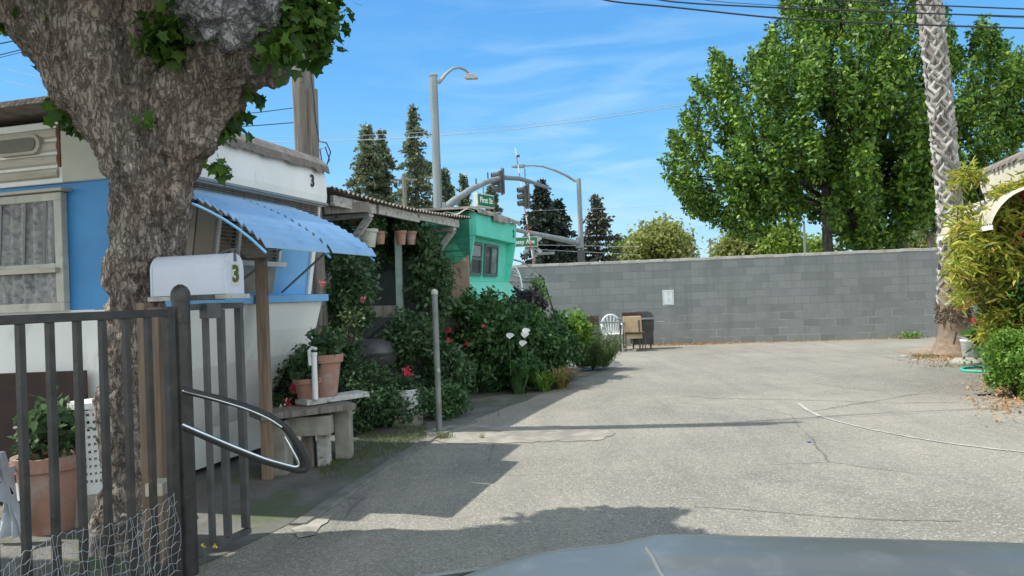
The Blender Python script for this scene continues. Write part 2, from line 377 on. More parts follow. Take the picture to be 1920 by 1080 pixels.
M_STICK = surf('yellowed_sticker', (0.55, 0.56, 0.42), (0.48, 0.50, 0.38), 4, 0.5, 0)
M_REDP = surf('barrier_red', (0.50, 0.04, 0.05), (0.42, 0.04, 0.05), 3, 0.5, 0)
M_WIRE = surf('wire_black', (0.018, 0.018, 0.02), (0.02, 0.02, 0.02), 3, 0.6, 0)
M_WIREG = surf('wire_grey', (0.38, 0.43, 0.47), (0.33, 0.38, 0.42), 3, 0.5, 0)
M_ROOFC = surf('brown_corrugated', (0.10, 0.085, 0.07), (0.15, 0.125, 0.10), 6, 0.7, 0.2, dirt=(0.22, 0.20, 0.17), dscale=4)
M_HOOD = surf('grey_car_paint', (0.085, 0.098, 0.098), (0.07, 0.082, 0.082), 2, 0.34, 0.02, metal=0.1, dirt=(0.12, 0.13, 0.13), dscale=9, dlo=0.52, dhi=0.75)
M_RUB = surf('black_rubber', (0.02, 0.02, 0.021), (0.028, 0.028, 0.028), 9, 0.75, 0.1)
M_LENS = surf('headlight_lens', (0.6, 0.62, 0.63), (0.5, 0.52, 0.53), 9, 0.1, 0)
M_HOSE = surf('green_hose', (0.05, 0.48, 0.34), (0.045, 0.42, 0.30), 9, 0.45, 0)
M_PALM = surf('palm_boot', (0.44, 0.42, 0.39), (0.30, 0.28, 0.26), 6, 0.9, 0.3, 40, dirt=(0.13, 0.115, 0.10), dscale=9)
M_PALMC = surf('palm_core', (0.13, 0.115, 0.10), (0.20, 0.175, 0.15), 9, 0.95, 0.6, 60)
M_PALMB = surf('palm_root', (0.25, 0.185, 0.13), (0.16, 0.12, 0.085), 9, 0.95, 0.7, 60)
M_RED = leafmat('red_petal', (0.60, 0.03, 0.06), (0.75, 0.07, 0.12), 0.3)
M_CORAL = leafmat('coral_petal', (0.75, 0.12, 0.08), (0.80, 0.22, 0.12), 0.3)
M_LILY = leafmat('white_petal', (0.80, 0.80, 0.78), (0.85, 0.85, 0.83), 0.3)
M_YEL = leafmat('yellow_petal', (0.75, 0.55, 0.05), (0.8, 0.6, 0.1), 0.2)
L_TREE = leafmat('plane_leaf', (0.018, 0.062, 0.012), (0.13, 0.25, 0.024), 0.22, c3=(0.26, 0.36, 0.03))
L_SPROUT = leafmat('sprout_leaf', (0.02, 0.06, 0.012), (0.085, 0.17, 0.02), 0.4)
L_CON = leafmat('conifer_needle', (0.07, 0.105, 0.06), (0.16, 0.19, 0.10), 0.2, c3=(0.20, 0.20, 0.12))
L_COND = leafmat('dark_conifer_needle', (0.016, 0.028, 0.020), (0.04, 0.055, 0.038), 0.1)
L_YTREE = leafmat('spring_leaf', (0.14, 0.18, 0.04), (0.26, 0.28, 0.09), 0.4)
L_GTREE = leafmat('fresh_leaf', (0.09, 0.17, 0.02), (0.20, 0.28, 0.05), 0.4)
L_HEDGE = leafmat('hedge_leaf', (0.028, 0.078, 0.026), (0.075, 0.16, 0.048), 0.28, 0.4)
L_DARK = leafmat('shade_leaf', (0.036, 0.078, 0.036), (0.085, 0.155, 0.06), 0.28)
L_ROSE = leafmat('needle_shrub_leaf', (0.05, 0.085, 0.03), (0.11, 0.16, 0.05), 0.25)
L_YELL = leafmat('yellow_green_leaf', (0.13, 0.20, 0.03), (0.44, 0.44, 0.07), 0.4, c3=(0.50, 0.28, 0.08))
L_FRESH = leafmat('bright_leaf', (0.07, 0.16, 0.02), (0.15, 0.28, 0.04), 0.35)
L_BROAD = leafmat('broad_leaf', (0.02, 0.08, 0.02), (0.06, 0.14, 0.03), 0.25, 0.3)
L_GRASS = leafmat('grass_blade', (0.08, 0.13, 0.03), (0.20, 0.21, 0.08), 0.3)
L_LITTER = leafmat('dry_leaf', (0.26, 0.13, 0.05), (0.40, 0.24, 0.10), 0.1)
L_PINKISH = leafmat('dry_lily_blade', (0.30, 0.18, 0.09), (0.16, 0.20, 0.05), 0.3)


# ------------------------------------------------------------------ object helpers
def tag(o, label=None, cat=None, group=None, kind=None):
    if label: o['label'] = label
    if cat: o['category'] = cat
    if group: o['group'] = group
    if kind: o['kind'] = kind
    return o


def thing(name, loc, label, cat, group=None):
    o = bpy.data.objects.new(name, None)
    o.empty_display_size = 0.1
    COL.objects.link(o)
    o.location = loc
    return tag(o, label, cat, group)


def link(name, me, parent=None, base=None):
    if parent is None:
        n = len(me.vertices)
        a = np.empty(n * 3, dtype=np.float32); me.vertices.foreach_get('co', a); a = a.reshape(-1, 3)
        if base is None:
            lo, hi = a.min(0), a.max(0)
            base = ((lo[0] + hi[0]) / 2, (lo[1] + hi[1]) / 2, lo[2])
        a -= np.array(base, dtype=np.float32)
        me.vertices.foreach_set('co', a.ravel())
        me.update()
        o = bpy.data.objects.new(name, me)
        COL.objects.link(o)
        o.location = base
    else:
        o = bpy.data.objects.new(name, me)
        COL.objects.link(o)
        o.parent = parent
        root = parent
        loc = Vector((0, 0, 0))
        while root is not None:
            loc += root.location if root.type == 'EMPTY' or root.parent is None else Vector((0, 0, 0))
            root = root.parent
        o.matrix_parent_inverse = Matrix.Translation(-loc) if parent.parent is None else Matrix.Identity(4)
    return o


class MB:
    def __init__(s):
        s.v, s.f = [], []

    def add(s, vs, fs):
        k = len(s.v)
        s.v += [tuple(x) for x in vs]
        s.f += [tuple(i + k for i in f) for f in fs]
        return s

    def box(s, c, d, R=None):
        R = R or Matrix.Identity(3)
        vs = [Vector(c) + R @ Vector((x * d[0] / 2, y * d[1] / 2, z * d[2] / 2)) for x in (-1, 1) for y in (-1, 1) for z in (-1, 1)]
        return s.add(vs, [(0, 1, 3, 2), (4, 6, 7, 5), (0, 4, 5, 1), (2, 3, 7, 6), (0, 2, 6, 4), (1, 5, 7, 3)])

    def bar(s, p, q, w, h, up=(0, 0, 1)):
        p, q = Vector(p), Vector(q)
        z = (q - p)
        if z.length < 1e-6: return s
        z.normalize()
        u = Vector(up)
        if abs(z.dot(u)) > 0.98: u = Vector((1, 0, 0))
        x = u.cross(z).normalized(); y = z.cross(x)
        R = Matrix((x, y, z)).transposed()
        return s.box((p + q) / 2, (w, h, (q - p).length), R)

    def tube(s, pts, rs, n=10, caps=True):
        pts = [Vector(p) for p in pts]
        if not isinstance(rs, (list, tuple)): rs = [rs] * len(pts)
        k0 = len(s.v)
        ref = None
        for i, p in enumerate(pts):
            t = (pts[min(i + 1, len(pts) - 1)] - pts[max(i - 1, 0)]).normalized()
            if ref is None:
                ref = Vector((0, 0, 1)) if abs(t.z) < 0.9 else Vector((1, 0, 0))
            x = (ref - t * ref.dot(t)).normalized(); ref = x
            y = t.cross(x)
            for j in range(n):
                a = 2 * math.pi * j / n
                s.v.append(tuple(p + rs[i] * (math.cos(a) * x + math.sin(a) * y)))
        for i in range(len(pts) - 1):
            for j in range(n):
                a, b = k0 + i * n + j, k0 + i * n + (j + 1) % n
                s.f.append((a, b, b + n, a + n))
        if caps:
            s.f.append(tuple(k0 + j for j in range(n))[::-1])
            s.f.append(tuple(k0 + (len(pts) - 1) * n + j for j in range(n)))
        return s

    def prism(s, poly, f, a, b):
        n = len(poly)
        vs = [f(p, a) for p in poly] + [f(p, b) for p in poly]
        fs = [(i, (i + 1) % n, n + (i + 1) % n, n + i) for i in range(n)]
        fs += [tuple(range(n))[::-1], tuple(range(n, 2 * n))]
        return s.add(vs, fs)

    def lathe(s, prof, c, n=20):
        """prof: (r, z) from bottom to top"""
        c = Vector(c); k0 = len(s.v)
        for r, z in prof:
            for j in range(n):
                a = 2 * math.pi * j / n
                s.v.append((c.x + r * math.cos(a), c.y + r * math.sin(a), c.z + z))
        for i in range(len(prof) - 1):
            for j in range(n):
                a, b = k0 + i * n + j, k0 + i * n + (j + 1) % n
                s.f.append((a, b, b + n, a + n))
        s.f.append(tuple(k0 + j for j in range(n))[::-1])
        s.f.append(tuple(k0 + (len(prof) - 1) * n + j for j in range(n)))
        return s

    def grid(s, fn, nu, nv):
        k0 = len(s.v)
        for i in range(nu + 1):
            for j in range(nv + 1):
                s.v.append(tuple(fn(i / nu, j / nv)))
        for i in range(nu):
            for j in range(nv):
                a = k0 + i * (nv + 1) + j
                s.f.append((a, a + nv + 1, a + nv + 2, a + 1))
        return s

    def build(s, name, mat, parent=None, smooth=False, bevel=0, solid=0, base=None):
        me = bpy.data.meshes.new(name)
        me.from_pydata(s.v, [], s.f)
        bm = bmesh.new(); bm.from_mesh(me)
        bmesh.ops.recalc_face_normals(bm, faces=bm.faces)
        if solid:
            bmesh.ops.solidify(bm, geom=bm.faces[:], thickness=solid)
        if bevel:
            es = [e for e in bm.edges if len(e.link_faces) == 2 and e.calc_face_angle(0) > 0.7]
            bmesh.ops.bevel(bm, geom=es, offset=bevel, segments=2, affect='EDGES', profile=0.6, clamp_overlap=True)
        if smooth:
            for f in bm.faces: f.smooth = True
            for e in bm.edges:
                if len(e.link_faces) == 2 and e.calc_face_angle(0) > 0.7: e.smooth = False
        bm.to_mesh(me); bm.free()
        me.materials.append(mat)
        return link(name, me, parent, base)


def text(name, body, size, mat, M, parent=None, ext=0.002, bold=0.0, sx=1.0):
    cu = bpy.data.curves.new('t', 'FONT')
    cu.body = body; cu.size = size; cu.extrude = ext; cu.offset = bold
    cu.align_x = 'CENTER'; cu.align_y = 'CENTER'
    o = bpy.data.objects.new('t', cu); COL.objects.link(o)
    dg = bpy.context.evaluated_depsgraph_get()
    me = bpy.data.meshes.new_from_object(o.evaluated_get(dg))
    bpy.data.objects.remove(o); bpy.data.curves.remove(cu)
    me.transform(M @ Matrix.Diagonal((sx, 1, 1, 1)))
    me.name = name
    me.materials.clear(); me.materials.append(mat)
    return link(name, me, parent)


def frame(o, x, y):
    """matrix with text x axis, y axis (up), at o"""
    x = Vector(x).normalized(); y = (Vector(y) - x * Vector(y).dot(x)).normalized(); z = x.cross(y)
    m = Matrix((x, y, z)).transposed().to_4x4(); m.translation = o
    return m


# leaf templates: (along, across, lift)
T_DIA = [(0, 0, 0), (0.45, -0.32, 0.08), (1, 0, 0), (0.45, 0.32, 0.08)]
T_LEAF = [(0, 0, 0), (0.25, -0.22, 0.03), (0.6, -0.24, 0.06), (1, 0, -0.05), (0.6, 0.24, 0.06), (0.25, 0.22, 0.03)]
T_LANCE = [(0, 0, 0), (0.3, -0.09, 0.05), (0.7, -0.07, 0.03), (1, 0, -0.10), (0.7, 0.07, 0.03), (0.3, 0.09, 0.05)]
T_MAPLE = [(0, 0, 0), (0.05, -0.30, 0.02), (-0.05, -0.52, -0.04), (0.30, -0.40, 0), (0.52, -0.55, -0.06), (0.60, -0.22, 0.03), (1.0, 0, -0.08),
           (0.60, 0.22, 0.03), (0.52, 0.55, -0.06), (0.30, 0.40, 0), (-0.05, 0.52, -0.04), (0.05, 0.30, 0.02)]
T_NEED = [(0, 0, 0), (0.5, -0.10, 0), (1, 0, 0), (0.5, 0.10, 0)]
T_BLADE = [(0, -0.03, 0), (0.5, -0.035, 0.12), (1, 0, -0.15), (0.5, 0.035, 0.12), (0, 0.03, 0)]


def leaves(name, pos, size, mat, parent, tmpl=T_DIA, up=0.5, dirs=None, dj=0.4, nrms=None):
    pos = np.asarray(pos, dtype=np.float64); n = len(pos)
    size = np.broadcast_to(np.asarray(size, dtype=np.float64), (n,)) * rng.uniform(0.7, 1.3, n)
    if dirs is None:
        t = rng.normal(size=(n, 3)); t[:, 2] -= 0.2
    else:
        t = np.asarray(dirs, dtype=np.float64) + dj * rng.normal(size=(n, 3))
    t /= np.linalg.norm(t, axis=1, keepdims=True) + 1e-9
    nn = rng.normal(size=(n, 3)); nn[:, 2] += up * 2
    if nrms is not None: nn = np.asarray(nrms) + .45 * rng.normal(size=(n, 3))
    b = np.cross(nn, t); b /= np.linalg.norm(b, axis=1, keepdims=True) + 1e-9
    nn = np.cross(t, b)
    T = np.array(tmpl); k = len(T)
    v = pos[:, None, :] + size[:, None, None] * (T[None, :, 0:1] * t[:, None, :] + T[None, :, 1:2] * b[:, None, :] + T[None, :, 2:3] * nn[:, None, :])
    me = bpy.data.meshes.new(name)
    me.vertices.add(n * k); me.loops.add(n * k); me.polygons.add(n)
    me.vertices.foreach_set('co', v.astype(np.float32).ravel())
    me.loops.foreach_set('vertex_index', np.arange(n * k, dtype=np.int32))
    me.polygons.foreach_set('loop_start', np.arange(0, n * k, k, dtype=np.int32))
    me.polygons.foreach_set('loop_total', np.full(n, k, dtype=np.int32))
    me.update(calc_edges=True)
    me.materials.append(mat)
    return link(name, me, parent)


def blob(c, r, n, shell=0.45):
    """n points in an ellipsoid, biased to its outer shell"""
    d = rng.normal(size=(n, 3)); d /= np.linalg.norm(d, axis=1, keepdims=True)
    rad = (1 - shell * rng.random(n) ** 1.5)[:, None]
    return np.array(c) + d * rad * np.array(r)


def clumps(c, r, nc, npc, cr):
    cs = blob(c, r, nc, 0.75)
    p = np.repeat(cs, npc, 0) + rng.normal(size=(nc * npc, 3)) * cr
    return p[p[:, 2] > 0.01], cs


def bush(name, c, r, label, cat, mat, nc=40, npc=40, cr=0.06, size=0.06, tmpl=T_LEAF, flowers=(), fmat=None, group=None, up=0.5, stem=True, fsize=0.05, dirs_up=False):
    c = Vector(c)
    t = thing(name, (c.x, c.y, 0 if c.z - r[2] < 0.2 else c.z - r[2]), label, cat, group)
    p, cs = clumps(c, r, nc, npc, cr)
    d = None
    if dirs_up:
        d = (p - np.array((c.x, c.y, c.z - r[2] * 1.2))); d[:, 2] += 0.2
    leaves('foliage', p, size, mat, t, tmpl, up, d)
    if stem:
        m = MB(); z0 = t.location.z
        for q in cs[:max(5, nc // 5)]:
            b0 = Vector((c.x + random.uniform(-.06, .06), c.y + random.uniform(-.06, .06), z0))
            q = Vector(q); mid = (b0 + q) / 2 + Vector((random.uniform(-.05, .05), random.uniform(-.05, .05), 0.05))
            m.tube([b0, mid, q], [0.012, 0.008, 0.004], 5)
        m.build('stem', M_BARK2, t)
    for fp in flowers:
        fp = np.array(fp)
        pts = fp + rng.normal(size=(26, 3)) * fsize * 0.4
        leaves('flower', pts, fsize, fmat or M_RED, t, T_LEAF, 0.5)
    return t


# ------------------------------------------------------------------ the setting: ground, kerb, beds
def sheet(name, pts, z, mat, sub=0):
    m = MB()
    m.add([(p[0], p[1], z) for p in pts], [tuple(range(len(pts)))])
    o = m.build(name, mat)
    tag(o, kind='structure')
    return o


m = MB()
m.add([(-900, -60, 0), (900, -60, 0), (900, 1500, 0), (-900, 1500, 0)], [(0, 1, 2, 3)])
tag(m.build('ground', M_ASPH, base=(0, 0, 0)), kind='structure')


def wob(pts, amp=0.05, step=0.25):
    """ragged copy of an outline"""
    o = []
    for i, p in enumerate(pts):
        q = pts[(i + 1) % len(pts)]
        a, b = Vector((p[0], p[1])), Vector((q[0], q[1])); n = max(1, int((b - a).length / step))
        for k in range(n):
            c = a.lerp(b, k / n)
            o.append((c.x + random.uniform(-amp, amp), c.y + random.uniform(-amp, amp)))
    return o


edge_px = [(330, 1078), (545, 985), (690, 890), (800, 822), (880, 790), (1000, 745), (1075, 715), (1150, 690)]
edge = [G(*p) for p in edge_px]
bed = [(p.x, p.y) for p in edge] + [(2.2, 15.0), (2.0, 20.2), (-9, 21), (-9, 3.0), (-2.0, 3.0)]
sheet('garden_bed', wob(bed, 0.03), 0.004, M_SOIL)
pad = [G(*p) for p in [(800, 808), (850, 797), (1050, 798), (1155, 812), (1120, 826), (940, 832), (838, 832), (805, 826)]]
sheet('concrete_apron', wob([(p.x, p.y) for p in pad], 0.05, 0.07), 0.0055, surf('apron_concrete', (0.27, 0.255, 0.215), (0.20, 0.19, 0.16), 5, .9, .3, 30, dirt=(0.17, 0.16, 0.135), dscale=2.5, dlo=.45, dhi=.6))
rb = [G(*p) for p in [(1740, 668), (1800, 672), (1850, 690), (1840, 715), (1880, 745), (1935, 770)]]
dirt = [(p.x, p.y) for p in rb] + [(14, 8), (14, 17.5), (rb[0].x + 1.5, 17.0), (rb[0].x - 0.1, 15.6)]
sheet('dirt_strip', wob(dirt, 0.06), 0.004, M_DIRT)
wd = Vector((1, -0.125)).normalized()
W0 = Vector((8.45, 19.4))


def wallxy(x, off=0):
    t = (x - W0.x) / wd.x
    p = W0 + wd * t + off * Vector((-wd.y, wd.x)) * -1
    return p


lit = [wallxy(2.2, 0.0), wallxy(13, 0.0), wallxy(13, 0.13), wallxy(9.5, 0.16), wallxy(7, 0.11), wallxy(4.6, 0.30), wallxy(2.4, 0.2)]
sheet('dirt_verge', wob([(p.x, p.y) for p in lit], 0.04, 0.2), 0.004, M_DIRT)
# kerb: a low concrete edging beside the drive, a real step
m = MB()
for a, b in zip(edge[1:4], edge[2:5]):
    d = (b - a).normalized(); nrm = Vector((-d.y, d.x, 0))
    pr = [(-0.12, 0), (0.02, 0), (0.0, 0.016), (-0.11, 0.022)]
    m.prism(pr, lambda p, t, a=a, b=b, nrm=nrm: (a.lerp(b, t) - nrm * p[0] * -1 + Vector((0, 0, p[1]))), 0.0, 0.995)
tag(m.build('kerb', surf('old_kerb', (0.17, 0.165, 0.145), (0.10, 0.10, 0.085), 5, .9, .5, 25, dirt=(0.08, 0.09, 0.06), dscale=4), bevel=0.006), kind='structure')
lp = [G(*p) for p in [(545, 992), (620, 968), (590, 1003), (556, 1010)]]
sheet('sunlit_gutter', wob([(p.x, p.y) for p in lp], 0.02, 0.08), 0.008, M_CONC)  # pale sheet paints the sunlit patch onto the concrete gutter


def stripe(name, px, wpx, z, mat, kind='structure'):
    pts = [G(*p) for p in px]
    m = MB(); vs = []
    # smooth the polyline
    for i, p in enumerate(pts):
        t = (pts[min(i + 1, len(pts) - 1)] - pts[max(i - 1, 0)]).normalized()
        nn = Vector((-t.y, t.x, 0)) * wpx / 2 * random.uniform(0.75, 1.25)
        vs += [p + nn + Vector((0, 0, z)), p - nn + Vector((0, 0, z))]
    m.add(vs, [(2 * i, 2 * i + 1, 2 * i + 3, 2 * i + 2) for i in range(len(pts) - 1)])
    return tag(m.build(name, mat), kind=kind)


def dens(px, n=8, j=0.6):
    o = []
    for i in range(len(px) - 1):
        for k in range(n):
            t = k / n
            o.append((px[i][0] * (1 - t) + px[i + 1][0] * t + random.uniform(-j, j), px[i][1] * (1 - t) + px[i + 1][1] * t + random.uniform(-j, j) * 0.4))
    return o + [px[-1]]


stripe('worn_line', dens([(1497, 757), (1512, 768), (1535, 780), (1575, 792), (1630, 805), (1700, 819), (1780, 832), (1860, 842), (1960, 853)], 6, 0.4), 0.035, 0.006, M_LINE)
M_CRACK = surf('crack_fill', (0.10, 0.10, 0.085), (0.15, 0.145, 0.12), 9, 0.95, 0)
stripe('pavement_crack', dens([(1280, 742), (1340, 747), (1460, 750), (1560, 752), (1680, 756), (1800, 755)], 9, 1.2), 0.014, 0.006, M_CRACK)
stripe('pavement_crack', dens([(1300, 950), (1400, 957), (1550, 969), (1640, 975), (1800, 978)], 9, 1.2), 0.009, 0.006, M_CRACK)

# ------------------------------------------------------------------ concrete block wall
t = thing('block_wall', (wallxy(5).x, wallxy(5).y, 0), 'long grey concrete block wall with a pale cap closing the far end of the drive', 'wall')
m = MB()
a, b = wallxy(-9), wallxy(13.5)
nrm = Vector((-wd.y, wd.x))   # away from us
a2, b2 = a + nrm * 0.2, b + nrm * 0.2
m.add([(a.x, a.y, 0), (b.x, b.y, 0), (b.x, b.y, 2.22), (a.x, a.y, 2.22), (a2.x, a2.y, 0), (b2.x, b2.y, 0), (b2.x, b2.y, 2.22), (a2.x, a2.y, 2.22)],
      [(0, 1, 2, 3), (5, 4, 7, 6), (1, 5, 6, 2), (4, 0, 3, 7)])
wo = m.build('block_face', M_BLOCK, t)
uvl = wo.data.uv_layers.new(name='UVMap')
for poly in wo.data.polygons:
    for li in poly.loop_indices:
        co = wo.data.vertices[wo.data.loops[li].vertex_index].co
        uvl.data[li].uv = ((co.x - a.x) / wd.x, co.z + 0.02)
m = MB()
L_ = (b - a).length
k = 0.0
while k < L_:
    e = min(k + 0.398, L_)
    p = a + wd * ((k + e) / 2) + nrm * 0.1
    m.box((p.x, p.y, 2.26 + random.uniform(-.006, .006)), (e - k - 0.004, 0.225, 0.075), Matrix.Rotation(math.atan2(wd.y, wd.x), 3, 'Z'))
    k += 0.40
m.build('cap', M_CAP, t, bevel=0.006)


def onwall(u, v, off=0.01):
    """point on the wall's face under a pixel"""
    r = ray(u, v)
    o = Vector((W0.x, W0.y)); n2 = Vector((-wd.y, wd.x))
    tt = (o.dot(n2) - off) / (r.x * n2.x + r.y * n2.y)
    return Vector((r.x * tt, r.y * tt, CAMH + r.z * tt))


p = onwall(1253, 558, 0.012)
wd3 = Vector((wd.x, wd.y, 0)); RW = Matrix.Rotation(math.atan2(wd.y, wd.x), 3, 'Z')
t = thing('notice_sign', p, 'small white notice with a thin dark border fixed to the block wall', 'sign')
MB().box(p, (0.29, 0.012, 0.40), RW).build('sign_plate', M_SIGNW, t, bevel=0.004)
nf = Vector((nrm.x, nrm.y, 0)) * -1
m = MB()
for sx, sz, dx, dz in ((0, .175, .24, .008), (0, -.175, .24, .008), (-.12, 0, .008, .35), (.12, 0, .008, .35)):
    m.box(p + wd3 * sx + Vector((0, 0, sz)) + nf * 0.008, (dx, 0.004, dz), RW)
m.build('border', surf('border_grey', (0.22, 0.25, 0.28), None, 3, 0.6, 0), t)
m = MB()
for i, (zz, wd_) in enumerate(((.13, .10), (.08, .07), (-.01, .05), (-.05, .06), (-.10, .09))):
    m.box(p + wd3 * (0.005 * i) + Vector((0, 0, zz)) + nf * 0.008, (wd_, 0.003, 0.012), RW)
m.build('lettering', surf('faded_print', (0.42, 0.45, 0.55), None, 3, 0.6, 0), t)
q = onwall(1716, 564, 0.006)
tx = text('chalk_mark', '3-7  r', 0.2, surf('chalk', (0.42, 0.44, 0.43), (0.25, 0.26, 0.26), 30, 0.9, 0), frame(q, wd3, (0, 0, 1)), None, 0.001, -0.004)
tag(tx, 'faint chalk numbers scribbled on the block wall near the palm trunk', 'graffiti')


# ------------------------------------------------------------------ trailers (the body is a shaped profile drawn along its width)
AN = math.atan(0.28)
EX = Vector((math.cos(AN), -math.sin(AN), 0))     # outwards, into the drive
ES = Vector((math.sin(AN), math.cos(AN), 0))      # along the end face, away from us
UZ = Vector((0, 0, 1))


def local(K, side=1):
    return lambda p, s: Vector(K) + EX * p[0] * side + ES * s + UZ * p[1]


def slats(T, s0, s1, z0, z1, proj, n, name, mat, parent, curl=0.32):
    """aluminium awning: overlapping slats along the wall, curling down at the lip"""
    m = MB()
    pts = []
    for i in range(n + 1):
        a = i / n
        x = proj * (a if a < 0.75 else a)
        z = z0 + (z1 - z0) * (a * (1 - curl) + curl * a ** 3.2)
        pts.append((x, z))
    prof = []
    for i in range(n):
        x0, za = pts[i]; x1, zb = pts[i + 1]
        prof += [(x0, za - .002), (x0 + (x1 - x0) * 0.24, za + 0.013), (x0 + (x1 - x0) * 0.34, za + 0.012), (x0 + (x1 - x0) * .97, zb + .001)]
    prof += [(x, z - 0.012) for x, z in prof[::-1]]
    m.prism(prof, T, s0, s1)
    return m.build(name, mat, parent)


# --- blue and white trailer on the left
K = (-2.55, 5.4, 0)
T3 = local(K); W3 = 2.27; LEN = 6.5


def s_of(u, y0=K[1], x0=K[0]):
    k = (u - 960) / FPX
    return (k * y0 - x0) / (ES.x - k * ES.y)


def xs_of(u):
    k = (u - 960) / FPX
    return (k * K[1] - K[0]) / (EX.x - k * EX.y)


t3 = thing('travel_trailer', T3((-2.5, 0), 1.1), 'old blue and white travel trailer with number 3 on its end, behind the thick tree', 'trailer')
m = MB().prism([(-LEN, 0.05), (-.62, 0.05), (-.55, .40), (-.34, .72), (-.17, 1.0), (-.07, 1.25), (-.02, 1.42), (0, 1.5), (-LEN, 1.5)], T3, 0, W3)
m.build('skirt', M_WHITE, t3)
MB().prism([(-.2, 1.503), (.07, 1.503), (.07, 1.572), (-.2, 1.572)], T3, -0.02, W3 + 0.02).build('ledge', M_LBLUE, t3, bevel=0.006)
m = MB().prism([(-LEN, 1.503), (-.205, 1.503), (-.205, 1.575), (-.16, 1.575), (-.02, 2.46), (-LEN, 2.46)], T3, 0, W3)
body3 = m.build('body', M_BLUE, t3)
m = MB().prism([(-.162, 1.578), (-.02, 2.457), (-.012, 2.457), (-.154, 1.578)], T3, 0.004, W3 - 0.01)
m.build('end_wall', M_LBLUE, t3)
m = MB().prism([(-.15, 1.58), (-.005, 2.455), (0.02, 2.455), (-.125, 1.58)], T3, W3 - 0.05, W3 + 0.012)
m.build('corner_trim', M_WHITE, t3)
m = MB().prism([(-LEN, 2.463), (.075, 2.463), (.09, 2.56), (.085, 2.72), (.06, 2.84), (0, 2.90), (-.15, 2.93), (-LEN, 2.95)], T3, -0.03, W3 + 0.03)
m.build('upper_band', M_WHITE, t3, bevel=0.01)
MB().prism([(.076, 2.466), (.098, 2.470), (.098, 2.492), (.083, 2.492)], T3, -.03, W3 + .03).build('drip_rail', M_GALV, t3)
# ragged tarred roof edge
m = MB()
nn_ = 46
for i in range(nn_):
    s0, s1 = -0.05 + (W3 + .10) * i / nn_, -0.05 + (W3 + .10) * (i + 1) / nn_
    dz = 0.05 + 0.035 * noise.noise(Vector((i * .35, 0, 0))) + random.uniform(0, 0.022)
    m.prism([(-.5, 2.965), (.0, 2.93), (.085, 2.86), (.105, 2.86 - dz), (.118, 2.86 - dz), (.10, 2.875), (.01, 2.965), (-.5, 3.0)], T3, s0, s1 + 0.0005)
m.build('roof_edge', M_TAR, t3)
# roof overhang along the side
m = MB()
side = lambda p, s: Vector(K) + EX * s + ES * p[0] + UZ * p[1]
m.prism([(-.30, 2.99), (-.30, 3.03), (W3, 3.06), (W3, 3.02)], side, -LEN, -0.45)
m.build('side_roof', M_TAR, t3)
m = MB()
for i in range(4):
    z = 2.50 + 0.10 * i
    m.prism([(-.030, z), (-.048, z + .015), (-.052, z + .04), (-.048, z + .065), (-.030, z + .08)], side, -LEN, -0.84)
m.build('ribbed_panel', M_CREAM, t3, smooth=True)
m = MB().prism([(-.031, 2.465), (-.040, 2.465), (-.040, 2.96), (-.031, 2.96)], side, -0.80, -0.02)
m.build('side_panel', surf('greyish_cream', (0.50, 0.49, 0.42), (0.42, 0.41, 0.35), 3, .6, .05, dirt=(0.3, 0.25, 0.18), dscale=4, dlo=.6, dhi=.75), t3)
m = MB().prism([(-.031, 2.58), (-.044, 2.58), (-.044, 2.90), (-.031, 2.90)], side, -0.838, -0.815)
m.build('rust_streak', M_RUST, t3)


def stadium(cx, cz, hw, hh, n=10):
    o = []
    for i in range(n + 1):
        a = -math.pi / 2 + math.pi * i / n
        o.append((cx + hw - hh + hh * math.cos(a), cz + hh * math.sin(a)))
    for i in range(n + 1):
        a = math.pi / 2 + math.pi * i / n
        o.append((cx - hw + hh + hh * math.cos(a), cz + hh * math.sin(a)))
    return o


fy = lambda p, s: Vector(K) + EX * p[0] + ES * s + UZ * p[1]
MB().prism(stadium(-1.19, 2.765, 0.22, 0.075), fy, -0.075, -0.03).build('vent_frame', M_CREAM, t3, bevel=0.006)
MB().prism(stadium(-1.19, 2.765, 0.185, 0.05), fy, -0.085, -0.07).build('vent', surf('vent_grey', (0.16, 0.15, 0.11), None, 5, 0.5), t3)
# side window
wx0, wx1, wz0, wz1 = -2.25, -0.80, 1.50, 2.40
wf = MB()
for (x0, x1, z0, z1) in ((wx0, wx1, 2.33, 2.39), (wx0, wx1, 1.50, 1.565), (wx1 - .07, wx1, 1.565, 2.33), (wx0, wx0 + .07, 1.565, 2.33), (wx0 + .07, wx1 - .07, 1.80, 1.86)):
    wf.prism([(x0, z0), (x1, z0), (x1, z1), (x0, z1)], fy, -0.06, -0.003)
wn = wf.build('side_window', surf('window_frame_cream', (0.55, 0.54, 0.47), (0.44, 0.43, 0.37), 6, 0.6, 0.1, dirt=(0.2, 0.18, 0.15), dscale=5, dlo=.55, dhi=.75), t3, bevel=0.006)
MB().prism([(wx0 - .03, 2.395), (wx1 + .05, 2.395), (wx1 + .05, 2.415), (wx0 - .03, 2.415)], fy, -0.10, -0.003).build('drip_cap', M_CREAM, t3)
MB().prism([(wx0 + .05, 1.79), (wx1 - .03, 1.79), (wx1 - .03, 1.825), (wx0 + .05, 1.825)], fy, -0.10, -0.062).build('window_rail', M_CREAM, t3)


def curtain(u, v):
    x = wx0 + .07 + (wx1 - wx0 - .14) * u
    z = 1.565 + (2.33 - 1.565) * v
    return fy((x, z), -0.030 + 0.020 * math.sin(u * 62 + 0.9 * math.sin(v * 3) + 2 * math.sin(u * 9)))


